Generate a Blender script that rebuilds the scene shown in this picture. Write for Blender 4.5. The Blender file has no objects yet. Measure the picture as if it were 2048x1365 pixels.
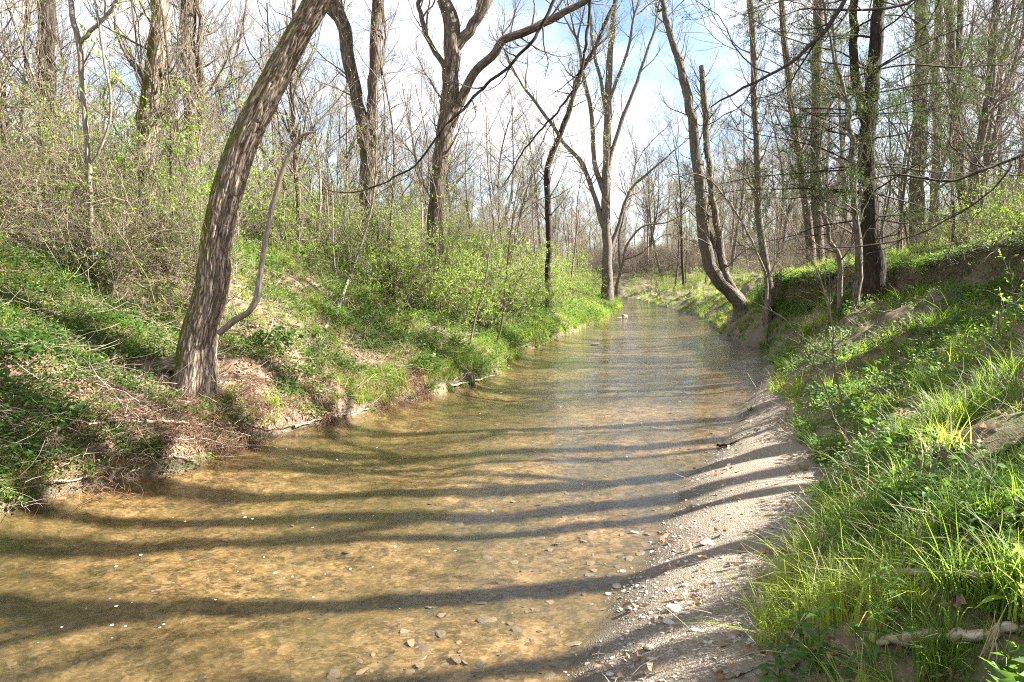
import bpy, math, random
import numpy as np
from mathutils import Vector
random.seed(7)
RNG = np.random.default_rng(7)
SC = bpy.context.scene
COL = SC.collection
R = math.radians

# ------------------------------------------------------------------ camera, world, sun, exposure
CAMH, PITCH, F = 1.9, R(5.3), 1365.0          # F: focal length in pixels of the 2048 px wide photograph
cd = bpy.data.cameras.new('camera'); cam = bpy.data.objects.new('camera', cd); COL.objects.link(cam)
cd.sensor_width = 36; cd.lens = 36 * F / 2048; cd.clip_start = 0.05; cd.clip_end = 3000
cam.location = (0, 0, CAMH); cam.rotation_euler = (R(90) - PITCH, 0, 0)
SC.camera = cam
SUN_EL, SUN_AZ = R(38), R(3.5)                  # azimuth from +X towards +Y
w = bpy.data.worlds.new('World'); SC.world = w; w.use_nodes = True
nt = w.node_tree; nt.nodes.clear()
def N(nt, t, **k):
    n = nt.nodes.new(t)
    for a, b in k.items():
        if a in n.inputs: n.inputs[a].default_value = b
        else: setattr(n, a, b)
    return n
sky = N(nt, 'ShaderNodeTexSky'); sky.sky_type = 'NISHITA'; sky.sun_disc = False
sky.sun_elevation = SUN_EL; sky.sun_rotation = R(90) - SUN_AZ
sky.air_density = 1.0; sky.dust_density = 0.6; sky.ozone_density = 1.6
tc = N(nt, 'ShaderNodeTexCoord'); mp = N(nt, 'ShaderNodeMapping'); mp.inputs['Scale'].default_value = (1, 1, 2.2)
no = N(nt, 'ShaderNodeTexNoise'); no.inputs['Scale'].default_value = 3.1; no.inputs['Detail'].default_value = 9; no.inputs['Roughness'].default_value = 0.58
cr = N(nt, 'ShaderNodeValToRGB'); cr.color_ramp.elements[0].position = 0.36; cr.color_ramp.elements[1].position = 0.58
mx = N(nt, 'ShaderNodeMix'); mx.data_type = 'RGBA'
bg = N(nt, 'ShaderNodeBackground'); bg.inputs['Strength'].default_value = 0.05
wo = N(nt, 'ShaderNodeOutputWorld')
nt.links.new(tc.outputs['Generated'], mp.inputs['Vector']); nt.links.new(mp.outputs[0], no.inputs['Vector'])
nt.links.new(no.outputs['Fac'], cr.inputs[0]); nt.links.new(cr.outputs[0], mx.inputs[0])
nt.links.new(sky.outputs[0], mx.inputs[6]); mx.inputs[7].default_value = (5.0, 5.1, 5.3, 1)
nt.links.new(mx.outputs[2], bg.inputs['Color']); nt.links.new(bg.outputs[0], wo.inputs[0])
S = Vector((math.cos(SUN_EL) * math.cos(SUN_AZ), math.cos(SUN_EL) * math.sin(SUN_AZ), math.sin(SUN_EL)))
ld = bpy.data.lights.new('sun', 'SUN'); ld.energy = 5.0; ld.angle = R(0.53); ld.color = (1.0, 0.945, 0.86)
lo = bpy.data.objects.new('sun', ld); COL.objects.link(lo); lo.rotation_euler = S.to_track_quat('Z', 'Y').to_euler()
SC.view_settings.view_transform = 'Standard'; SC.view_settings.look = 'None'
SC.view_settings.exposure = 2.62; SC.view_settings.gamma = 1
SC.render.engine = 'CYCLES'; SC.render.filter_size = 1.1; SC.cycles.filter_width = 1.1
cy = SC.cycles
cy.use_denoising = False; cy.denoiser = 'OPENIMAGEDENOISE'; cy.use_adaptive_sampling = True; cy.adaptive_threshold = 0.01
cy.max_bounces = 6; cy.diffuse_bounces = 2; cy.glossy_bounces = 3; cy.transmission_bounces = 4; cy.transparent_max_bounces = 8
cy.caustics_reflective = False; cy.caustics_refractive = False

# ------------------------------------------------------------------ numeric helpers
def hash3(ix, iy, iz, seed):
    n = (ix.astype(np.int64) * 374761393 + iy.astype(np.int64) * 668265263 + iz.astype(np.int64) * 2147483647 + seed * 1274126177) & 0xffffffff
    n = ((n ^ (n >> 13)) * 1274126177) & 0xffffffff
    n = ((n ^ (n >> 15)) * 2246822519) & 0xffffffff
    return ((n ^ (n >> 16)) & 0xffff) / 65535.0
def vnoise(x, y, z=None, seed=0):
    x = np.asarray(x, float); y = np.asarray(y, float); z = np.zeros_like(x) if z is None else np.asarray(z, float)
    fx, fy, fz = np.floor(x), np.floor(y), np.floor(z)
    tx, ty, tz = x - fx, y - fy, z - fz
    tx, ty, tz = [t * t * (3 - 2 * t) for t in (tx, ty, tz)]
    r = 0
    for dx in (0, 1):
        for dy in (0, 1):
            for dz in (0, 1):
                r = r + hash3(fx + dx, fy + dy, fz + dz, seed) * (tx if dx else 1 - tx) * (ty if dy else 1 - ty) * (tz if dz else 1 - tz)
    return r * 2 - 1
def fbm(x, y, z=None, o=4, seed=0, g=0.5):
    a, s, r = 1.0, 1.0, 0
    for k in range(o):
        r = r + a * vnoise(np.asarray(x) * s + 17.3 * k, np.asarray(y) * s - 9.1 * k, None if z is None else np.asarray(z) * s, seed + k)
        a *= g; s *= 2.03
    return r
def norm(v):
    return v / np.maximum(np.linalg.norm(v, axis=-1, keepdims=True), 1e-9)

def ray(u, v):
    a = (u - 1024) / F; b = (682.5 - v) / F
    return np.array([a, math.cos(PITCH) + b * math.sin(PITCH), -math.sin(PITCH) + b * math.cos(PITCH)])
def at(u, v, y):
    d = ray(u, v); return np.array([0, 0, CAMH]) + d * (y / d[1])
def onz(u, v, z=0.0):
    d = ray(u, v); return np.array([0, 0, CAMH]) + d * ((z - CAMH) / d[2])
def project(x, y, z):
    dz = z - CAMH
    fw = y * math.cos(PITCH) - dz * math.sin(PITCH); up = y * math.sin(PITCH) + dz * math.cos(PITCH)
    fw = np.maximum(fw, 1e-3)
    return 1024 + F * x / fw, 682.5 - F * up / fw

# ------------------------------------------------------------------ lie of the land
def pl(px, z=0.0, extra_lo=(), extra_hi=()):
    p = [tuple(onz(u, v, z)[:2]) for u, v in px]
    p = [(b, a) for a, b in list(extra_lo) + p + list(extra_hi)]
    p.sort(); return np.array([q[0] for q in p]), np.array([q[1] for q in p])
LY, LX = pl([(0, 1035), (110, 992), (230, 972), (400, 935), (450, 900), (620, 852), (740, 825), (860, 792), (968, 760), (1010, 722), (1100, 680), (1200, 645), (1238, 616)],
            extra_lo=[(-9.5, -30), (-9, 0), (-6.2, 3.6)], extra_hi=[(8.6, 56), (7.6, 60), (3, 64), (-7, 68), (-32, 74), (-90, 80), (-400, 90)])
RY, RX = pl([(1130, 1365), (1185, 1240), (1262, 1120), (1300, 1055), (1380, 970), (1440, 905), (1492, 840), (1522, 780), (1536, 705), (1440, 671), (1428, 652), (1400, 634), (1296, 606)],
            extra_lo=[(-0.6, -30), (0.0, 1)], extra_hi=[(10.9, 60), (10, 66), (3, 71), (-12, 76), (-50, 83), (-400, 100)])
GY, GX = pl([(1545, 1365), (1585, 1200), (1630, 1080), (1665, 960), (1632, 870), (1582, 790)], 0.25,
            extra_lo=[(1.1, -30), (1.1, 1)], extra_hi=[(5.9, 15), (6.6, 18)])
CY, CX, CZ = np.array([[-30, 4.8, 2.4], [2, 5.2, 2.4], [8, 7.0, 2.5], [11, 7.7, 2.45], [14, 7.4, 2.15], [20, 7.9, 1.9], [25, 10, 1.75], [40, 14, 1.9], [60, 18, 2.0], [72, 16, 2.1], [80, 0, 2.2], [100, -300, 2.4]]).T
def wob(y, sd):
    y = np.asarray(y, float)
    return (0.10 * vnoise(y * 1.3, y * 0 + sd, seed=sd) + 0.05 * vnoise(y * 4.1, y * 0 + sd, seed=sd + 1) + 0.025 * vnoise(y * 11, y * 0, seed=sd + 2)) * np.clip((y - 2) / 5 + 0.5, 0, 1.6)
def f_xl(y): return np.interp(y, LY, LX) + wob(y, 301) * np.interp(y, [5.5, 6.5, 9.5, 11], [1, 0.35, 0.35, 1])
def f_xr(y): return np.interp(y, RY, RX) + wob(y, 311)
def f_xg(y): return np.maximum(np.where(y < 18, np.interp(y, GY, GX) + wob(y, 321), -1e9), f_xr(y) + 0.12)
def height(x, y):
    x = np.asarray(x, float); y = np.asarray(y, float)
    xl, xr, xg = f_xl(y), f_xr(y), f_xg(y)
    xc, zc = np.interp(y, CY, CX), np.interp(y, CY, CZ)
    # left bank
    d = np.maximum(xl - x, 0)
    fl = np.interp(y, [0, 20, 30, 60, 90], [1, 1, 0.85, 0.8, 0.8])
    lf = np.interp(d, [0, 0.06, 0.25, 0.5, 1.5, 3, 4.5, 7, 15, 60], [0, 0.14, 0.34, 0.5, 1.08, 1.98, 2.6, 2.95, 3.2, 3.4]) * fl
    lf = lf + np.clip(d, 0, 1) * (0.16 * fbm(x * 0.8, y * 0.8, o=3, seed=11) + 0.05 * fbm(x * 3.3, y * 3.3, o=3, seed=12))
    # stream bed
    dl, dr = np.maximum(x - xl, 0), np.maximum(xr - x, 0)
    bed = -np.minimum(0.17 * (1 - np.exp(-dl * 2.5)), 0.17 * (1 - np.exp(-dr * 0.7)) + 0.004)
    bed = bed * (1 + 0.25 * fbm(x * 0.7, y * 0.7, o=3, seed=20)) + np.clip(dr * 2, 0, 1) * 0.012 * fbm(x * 5, y * 5, o=3, seed=21)
    # gravel bar, then the right bank
    wbar = np.maximum(xg - xr, 0.05)
    tb = np.clip((x - xr) / wbar, 0, 1)
    zg = np.where(y < 12, 0.25, 0.25 - np.clip((y - 12) / 5, 0, 1) * 0.17)
    bar = zg * (np.sin(tb * math.pi / 2) ** 1.0) + 0.012 * fbm(x * 4, y * 4, o=3, seed=31) * np.clip((x - xr) * 3, 0, 1)
    t = np.clip((x - xg) / np.maximum(xc - xg, 0.3), 0, 1)
    sc = np.clip(fbm(y * 0.35, y * 0 + 8, o=2, seed=41) * 0.5 + 0.75, 0, 1) * np.interp(y, [0, 6, 9, 20, 26], [0.3, 0.5, 1, 1, 0.2])
    pa = np.interp(t, [0, 0.04, 0.12, 0.5, 1], [0, 0.07, 0.16, 0.52, 1])
    pb = np.interp(t, [0, 0.04, 0.12, 0.5, 0.80, 0.83, 0.86, 1], [0, 0.07, 0.16, 0.45, 0.60, 0.72, 0.93, 1])
    rb = zg + (zc - zg) * (pa * (1 - sc) + pb * sc)
    beyond = np.maximum(x - xc, 0)
    hill = np.interp(beyond, [0, 2, 10, 25, 60], [0, 0.15, 1.9, 3.2, 3.6]) * np.interp(y, [0, 16, 30, 60], [1, 1, 0.35, 0.3])
    rb = rb + hill + np.clip((x - xg) * 1.5, 0, 1) * (0.22 * fbm(x * 1.2 + 5, y * 1.2, o=3, seed=51) + 0.045 * fbm(x * 3.5, y * 3.5, o=3, seed=52))
    lf = lf + np.clip(d * 4, 0, 1) * 0.14 * np.exp(-((x + 3.6) ** 2 + (y - 7.8) ** 2) / 0.5)
    z = np.where(x < xl, lf, np.where(x < xr, bed, np.where(x < xg, bar, rb)))
    return z
def h1(x, y): return float(height(np.array([x]), np.array([y]))[0])
def hit(u, v, ymax=120, y0=1.2):
    ys = np.concatenate([np.arange(y0, 25, 0.02), np.arange(25, ymax, 0.1)])
    d = ray(u, v); P = np.array([0, 0, CAMH]) + d[None] * (ys / d[1])[:, None]
    k = np.nonzero(P[:, 2] < np.maximum(height(P[:, 0], P[:, 1]), -0.5))[0]
    return P[k[0]] if len(k) else P[-1]

# ------------------------------------------------------------------ mesh helpers
def tag(o, label=None, cat=None, group=None, kind=None):
    if label: o['label'] = label
    if cat: o['category'] = cat
    if group: o['group'] = group
    if kind: o['kind'] = kind
    return o
def mk_mesh(name, V, Fs, mat, smooth=True, attrs=None):
    """Fs: list of integer arrays, each (n, k) with k corners per face"""
    me = bpy.data.meshes.new(name)
    V = np.asarray(V, np.float32)
    Fs = [np.asarray(f, np.int32) for f in Fs if len(f)]
    me.vertices.add(len(V)); me.vertices.foreach_set('co', V.ravel())
    nl = sum(f.size for f in Fs); nf = sum(len(f) for f in Fs)
    me.loops.add(nl); me.polygons.add(nf)
    me.loops.foreach_set('vertex_index', np.concatenate([f.ravel() for f in Fs]))
    tot = np.concatenate([np.full(len(f), f.shape[1], np.int32) for f in Fs])
    st = np.concatenate([[0], np.cumsum(tot)[:-1]]).astype(np.int32)
    me.polygons.foreach_set('loop_start', st)
    me.polygons.foreach_set('use_smooth', np.full(nf, smooth))
    for k, (ty, data) in (attrs or {}).items():
        a = me.attributes.new(k, ty, 'POINT'); a.data.foreach_set('vector' if ty == 'FLOAT_VECTOR' else 'value', np.asarray(data, np.float32).ravel())
    me.update(calc_edges=True); me.validate()
    if mat: me.materials.append(mat)
    return me
def link(name, me, parent=None, loc=None, rot=None, scale=None):
    o = bpy.data.objects.new(name, me); COL.objects.link(o)
    if parent: o.parent = parent
    if loc is not None: o.location = loc
    if rot is not None: o.rotation_euler = rot
    if scale is not None: o.scale = scale if hasattr(scale, '__len__') else (scale,) * 3
    return o

def tubes(P, Rd, sides=3, cap=False):
    """P (n,k,3) centre lines, Rd (n,k) radii"""
    P = np.asarray(P, float); Rd = np.asarray(Rd, float)
    n, k, _ = P.shape
    T = norm(np.gradient(P, axis=1))
    mt = norm(P[:, -1] - P[:, 0])
    ref = np.where((np.abs(mt[:, 1:2]) < 0.8), np.array([[0., 1., 0.]]), np.array([[1., 0., 0.]]))[:, None]
    A = norm(np.cross(T, ref)); B = np.cross(T, A)
    th = np.arange(sides) / sides * 2 * math.pi
    ring = A[:, :, None] * np.cos(th)[None, None, :, None] + B[:, :, None] * np.sin(th)[None, None, :, None]
    V = P[:, :, None] + ring * Rd[:, :, None, None]
    s = np.concatenate([np.zeros((n, 1)), np.cumsum(np.linalg.norm(np.diff(P, axis=1), axis=2), axis=1)], 1) + RNG.uniform(0, 9, (n, 1))
    bc = np.stack([np.cos(th)[None, None] * Rd[:, :, None], np.sin(th)[None, None] * Rd[:, :, None], np.repeat(s[:, :, None], sides, 2)], -1)
    i = np.arange(n)[:, None, None] * k * sides; j = np.arange(k - 1)[None, :, None] * sides; m = np.arange(sides)[None, None]
    m2 = (m + 1) % sides
    Q = np.stack([i + j + m, i + j + m2, i + j + sides + m2, i + j + sides + m], -1).reshape(-1, 4)
    return V.reshape(-1, 3), Q, bc.reshape(-1, 3)
class MB:
    def __init__(s): s.V, s.Q, s.B, s.n = [], [], [], 0
    def add(s, V, Q, B=None):
        s.V.append(V); s.Q.append(np.asarray(Q) + s.n); s.B.append(B if B is not None else V * 0); s.n += len(V); return s
    def tubes(s, P, Rd, sides=3): return s.add(*tubes(P, Rd, sides))
    def mesh(s, name, mat, smooth=True):
        V = np.concatenate(s.V); B = np.concatenate(s.B)
        ks = {}
        for q in s.Q: ks.setdefault(q.shape[1], []).append(q)
        return mk_mesh(name, V, [np.concatenate(q) for q in ks.values()], mat, smooth, {'bc': ('FLOAT_VECTOR', B)})
def resample(pts, k):
    """smooth (Catmull-Rom) resampling of a list of rows to k rows"""
    p = np.asarray(pts, float)
    if len(p) < 3: return np.array([p[0] + (p[-1] - p[0]) * t for t in np.linspace(0, 1, k)])
    q = np.vstack([2 * p[0] - p[1], p, 2 * p[-1] - p[-2]])
    d = np.linalg.norm(np.diff(p[:, :3], axis=0), axis=1); c = np.concatenate([[0], np.cumsum(d)])
    out = []
    for s in np.linspace(0, c[-1], k):
        i = min(max(np.searchsorted(c, s) - 1, 0), len(p) - 2); t = (s - c[i]) / max(d[i], 1e-9)
        a, b, e, f = q[i], q[i + 1], q[i + 2], q[i + 3]
        out.append(0.5 * (2 * b + (e - a) * t + (2 * a - 5 * b + 4 * e - f) * t * t + (3 * b - a - 3 * e + f) * t ** 3))
    return np.array(out)
def grow(st, dr, ln, k=6, wander=0.18, up=0.1, rng=RNG):
    n = len(st); P = np.zeros((n, k, 3)); P[:, 0] = st; d = norm(dr); step = (ln / (k - 1))[:, None]
    for j in range(1, k):
        d = norm(d + rng.normal(0, wander, (n, 3)) + np.array([0, 0, up]))
        P[:, j] = P[:, j - 1] + d * step
    return P
def spawn(P, Rd, m, t0, t1, ang, rng=RNG, wts=None):
    """pick m points on the parent lines; returns start, direction, parent radius, parent length, t"""
    n, k, _ = P.shape
    L = np.linalg.norm(np.diff(P, axis=1), axis=2).sum(1)
    pr = L if wts is None else wts
    i = rng.choice(n, m, p=pr / pr.sum()); t = rng.uniform(t0, t1, m)
    f = t * (k - 1); j = np.minimum(f.astype(int), k - 2); fr = (f - j)[:, None]
    st = P[i, j] * (1 - fr) + P[i, j + 1] * fr
    T = norm(P[i, j + 1] - P[i, j]); r = Rd[i, j] * (1 - fr[:, 0]) + Rd[i, j + 1] * fr[:, 0]
    q = norm(np.cross(T, rng.normal(0, 1, (m, 3))))
    a = rng.uniform(ang[0], ang[1], m)[:, None]
    return st, norm(T * np.cos(a) + q * np.sin(a)), r, L[i], t
def taper(r0, r1, k, p=1.0):
    t = np.linspace(0, 1, k)[None] ** p
    return r0[:, None] * (1 - t) + r1[:, None] * t if hasattr(r1, '__len__') else r0[:, None] * (1 - t) + r1 * t
def leaves(P0, D, size, width=0.5, rng=RNG, droop=0.0):
    """one folded leaf of two quads per point; P0 (n,3), D (n,3) direction, size (n,)"""
    n = len(P0); D = norm(D + np.array([0, 0, -droop])); s = size[:, None]
    W = norm(np.cross(D, norm(rng.normal(0, 1, (n, 3)) + np.array([0, 0, 1.5])))); U = np.cross(W, D)
    a = P0; m = P0 + D * s * 0.5 ; t = P0 + D * s - U * s * 0.12
    l = P0 + D * s * 0.45 + W * s * width * 0.5 + U * s * 0.1; r = P0 + D * s * 0.45 - W * s * width * 0.5 + U * s * 0.1
    V = np.stack([a, r, t, l], 1).reshape(-1, 3)
    k = np.arange(n)[:, None] * 4
    Q = np.concatenate([k + np.array([0, 1, 2]), k + np.array([0, 2, 3])])
    return V, Q

# ------------------------------------------------------------------ materials
def mat(name):
    m = bpy.data.materials.new(name); m.use_nodes = True; m.node_tree.nodes.clear(); return m, m.node_tree
def ramp(nt, fac, stops, interp='LINEAR'):
    r = nt.nodes.new('ShaderNodeValToRGB'); r.color_ramp.interpolation = interp
    e = r.color_ramp.elements
    while len(e) < len(stops): e.new(0.5)
    for x, (p, c) in zip(e, stops): x.position = p; x.color = (*c, 1) if len(c) == 3 else c
    nt.links.new(fac, r.inputs[0]); return r.outputs[0]
def noise(nt, vec, scale, detail=4, rough=0.55, dist=0.0):
    n = nt.nodes.new('ShaderNodeTexNoise'); n.inputs['Scale'].default_value = scale; n.inputs['Detail'].default_value = detail
    n.inputs['Roughness'].default_value = rough; n.inputs['Distortion'].default_value = dist
    nt.links.new(vec, n.inputs['Vector']); return n.outputs['Fac']
def mapping(nt, vec, scale=(1, 1, 1), loc=(0, 0, 0)):
    n = nt.nodes.new('ShaderNodeMapping'); n.inputs['Scale'].default_value = scale; n.inputs['Location'].default_value = loc
    nt.links.new(vec, n.inputs['Vector']); return n.outputs[0]
def mixc(nt, f, a, b, mode='MIX'):
    n = nt.nodes.new('ShaderNodeMix'); n.data_type = 'RGBA'; n.blend_type = mode
    for s, v in ((0, f), (6, a), (7, b)):
        if hasattr(v, 'links'): nt.links.new(v, n.inputs[s])
        else: n.inputs[s].default_value = v if s == 0 else ((*v, 1) if len(v) == 3 else v)
    return n.outputs[2]
def math_(nt, op, a, b=None, c=None, clamp=False):
    n = nt.nodes.new('ShaderNodeMath'); n.operation = op; n.use_clamp = clamp
    for k, v in enumerate((a, b, c)):
        if v is None: continue
        if hasattr(v, 'links'): nt.links.new(v, n.inputs[k])
        else: n.inputs[k].default_value = v
    return n.outputs[0]
def attr(nt, name):
    n = nt.nodes.new('ShaderNodeAttribute'); n.attribute_name = name; return n
def bump(nt, hgt, strength, dist, normal=None):
    n = nt.nodes.new('ShaderNodeBump'); n.inputs['Strength'].default_value = strength; n.inputs['Distance'].default_value = dist
    nt.links.new(hgt, n.inputs['Height'])
    if normal: nt.links.new(normal, n.inputs['Normal'])
    return n.outputs[0]
def principled(nt, col, rough=0.85, normal=None, spec=0.3):
    p = nt.nodes.new('ShaderNodeBsdfPrincipled'); o = nt.nodes.new('ShaderNodeOutputMaterial')
    if hasattr(col, 'links'): nt.links.new(col, p.inputs['Base Color'])
    else: p.inputs['Base Color'].default_value = (*col, 1)
    if hasattr(rough, 'links'): nt.links.new(rough, p.inputs['Roughness'])
    else: p.inputs['Roughness'].default_value = rough
    p.inputs['Specular IOR Level'].default_value = spec
    if normal: nt.links.new(normal, p.inputs['Normal'])
    nt.links.new(p.outputs[0], o.inputs[0]); return p
def bark(name, light, dark, sc=1.0, moss=0.0, depth=0.012, lichen=0.15, lenth=0.16):
    m, nt = mat(name); bc = attr(nt, 'bc').outputs['Vector']
    v = mapping(nt, bc, (26 * sc, 26 * sc, 26 * lenth * sc))
    n1 = noise(nt, v, 1.0, 5, 0.6, 0.35)
    vo = nt.nodes.new('ShaderNodeTexVoronoi'); vo.feature = 'DISTANCE_TO_EDGE'; vo.inputs['Scale'].default_value = 0.9
    dv = nt.nodes.new('ShaderNodeVectorMath'); dv.operation = 'ADD'
    nn = nt.nodes.new('ShaderNodeTexNoise'); nn.inputs['Scale'].default_value = 1.4; nt.links.new(v, nn.inputs['Vector'])
    nt.links.new(v, dv.inputs[0]); nt.links.new(nn.outputs['Color'], dv.inputs[1]); nt.links.new(dv.outputs[0], vo.inputs['Vector'])
    ed = math_(nt, 'MULTIPLY', vo.outputs['Distance'], 3.2, clamp=True)
    hgt = math_(nt, 'ADD', math_(nt, 'MULTIPLY', ed, 0.7), math_(nt, 'MULTIPLY', n1, 0.6))
    c = ramp(nt, hgt, [(0.25, dark), (0.62, tuple(0.5 * (a + b) for a, b in zip(light, dark))), (0.95, light)])
    big = noise(nt, mapping(nt, bc, (5, 5, 1.3)), 1.0, 4)
    c = mixc(nt, ramp(nt, big, [(0.35, (0, 0, 0)), (0.7, (lichen * 2,) * 3)]), c, (light[0] * 1.15, light[1] * 1.2, light[2] * 1.15))
    oi = nt.nodes.new('ShaderNodeObjectInfo')
    c = mixc(nt, math_(nt, 'MULTIPLY', oi.outputs['Random'], 0.35), c, tuple(0.55 * x for x in light))
    if moss > 0:
        g = nt.nodes.new('ShaderNodeNewGeometry'); sx = nt.nodes.new('ShaderNodeSeparateXYZ'); nt.links.new(g.outputs['Normal'], sx.inputs[0])
        side = math_(nt, 'MULTIPLY_ADD', sx.outputs[0], -0.55, 0.22)
        f = math_(nt, 'ADD', side, math_(nt, 'MULTIPLY_ADD', noise(nt, mapping(nt, bc, (7, 7, 3)), 1.0, 5), 1.0, -0.5 + 0.35 * (moss - 1)))
        mc = ramp(nt, noise(nt, bc, 60, 3), [(0.3, (0.035, 0.045, 0.008)), (0.7, (0.16, 0.15, 0.025))])
        c = mixc(nt, ramp(nt, f, [(0.12, (0, 0, 0)), (0.3, (1, 1, 1))]), c, mc)
    principled(nt, c, 0.9, bump(nt, hgt, 0.9, depth), 0.15)
    return m
def leafm(name, c1, c2, trans, tfac=0.5, rough=0.55, patch=None):
    m, nt = mat(name)
    oi = nt.nodes.new('ShaderNodeObjectInfo'); g = nt.nodes.new('ShaderNodeNewGeometry')
    f = math_(nt, 'ADD', math_(nt, 'MULTIPLY', oi.outputs['Random'], 0.5), math_(nt, 'MULTIPLY', g.outputs['Random Per Island'], 0.5))
    c = mixc(nt, f, c1, c2)
    if patch:
        pn = noise(nt, g.outputs['Position'], 0.9, 3)
        c = mixc(nt, ramp(nt, pn, [(0.42, (0, 0, 0)), (0.62, (1, 1, 1))]), c, patch)
    p = nt.nodes.new('ShaderNodeBsdfPrincipled'); nt.links.new(c, p.inputs['Base Color'])
    p.inputs['Roughness'].default_value = rough; p.inputs['Specular IOR Level'].default_value = 0.35
    t = nt.nodes.new('ShaderNodeBsdfTranslucent'); t.inputs['Color'].default_value = (*trans, 1)
    tcol = mixc(nt, 0.5, c, trans); nt.links.new(tcol, t.inputs['Color'])
    mx = nt.nodes.new('ShaderNodeMixShader'); mx.inputs[0].default_value = tfac
    o = nt.nodes.new('ShaderNodeOutputMaterial')
    nt.links.new(p.outputs[0], mx.inputs[1]); nt.links.new(t.outputs[0], mx.inputs[2]); nt.links.new(mx.outputs[0], o.inputs[0])
    return m
M = {}
M['bark_lean'] = bark('bark_ridged_brown', (0.42, 0.33, 0.255), (0.03, 0.021, 0.015), 1.45, moss=0.45, depth=0.014, lichen=0.03, lenth=0.12)
M['bark_moss'] = bark('bark_mossy', (0.42, 0.33, 0.25), (0.05, 0.036, 0.025), 1.0, moss=1.15)
M['bark_brown'] = bark('bark_brown', (0.21, 0.165, 0.13), (0.02, 0.015, 0.011), 1.0, moss=0.0)
M['bark_dark'] = bark('bark_dark', (0.075, 0.058, 0.045), (0.014, 0.011, 0.009), 1.0, moss=0.0)
M['bark_creek'] = bark('bark_grey_mossy', (0.22, 0.185, 0.15), (0.04, 0.032, 0.025), 1.1, moss=0.0)
M['bark_grey'] = bark('bark_grey', (0.22, 0.185, 0.15), (0.03, 0.024, 0.02), 1.2, moss=0.0, depth=0.006)
M['bark_pale'] = bark('bark_pale', (0.32, 0.265, 0.21), (0.10, 0.08, 0.06), 1.6, depth=0.004)
M['twig'] = bark('twig_grey_brown', (0.27, 0.225, 0.175), (0.08, 0.063, 0.048), 2, depth=0.001)
M['twig_dark'] = bark('twig_dark', (0.085, 0.068, 0.052), (0.035, 0.028, 0.022), 2, depth=0.001)
M['vine'] = bark('dead_vine', (0.40, 0.32, 0.235), (0.16, 0.12, 0.085), 3, depth=0.001)
M['root'] = bark('root_red_brown', (0.26, 0.15, 0.10), (0.09, 0.05, 0.03), 3, depth=0.001)
M['drift'] = bark('weathered_wood', (0.56, 0.46, 0.36), (0.24, 0.18, 0.13), 1.5, depth=0.004)
M['grass'] = leafm('grass_green', (0.07, 0.14, 0.02), (0.15, 0.215, 0.04), (0.38, 0.58, 0.05), 0.5)
M['grass_y'] = leafm('grass_yellow_green_sunlit', (0.24, 0.33, 0.04), (0.38, 0.44, 0.08), (0.62, 0.78, 0.10), 0.52)  # yellow-green blades, colour brightened to stand in for sunlit grass
M['forb'] = leafm('broad_leaf_green', (0.04, 0.10, 0.018), (0.10, 0.18, 0.03), (0.2, 0.38, 0.05), 0.4)
M['spring'] = leafm('spring_leaf', (0.17, 0.29, 0.03), (0.30, 0.40, 0.06), (0.46, 0.62, 0.1), 0.5)
M['bud'] = leafm('bud_pale_green', (0.26, 0.30, 0.10), (0.36, 0.36, 0.16), (0.5, 0.55, 0.2), 0.5)
M['cedar'] = leafm('cedar_foliage', (0.045, 0.075, 0.022), (0.09, 0.125, 0.04), (0.14, 0.2, 0.05), 0.35)
M['litter'] = leafm('dead_leaf', (0.22, 0.13, 0.08), (0.42, 0.31, 0.21), (0.4, 0.26, 0.15), 0.25, 0.8)
M['straw'] = leafm('straw', (0.5, 0.42, 0.26), (0.38, 0.3, 0.18), (0.5, 0.42, 0.2), 0.3, 0.8)

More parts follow.
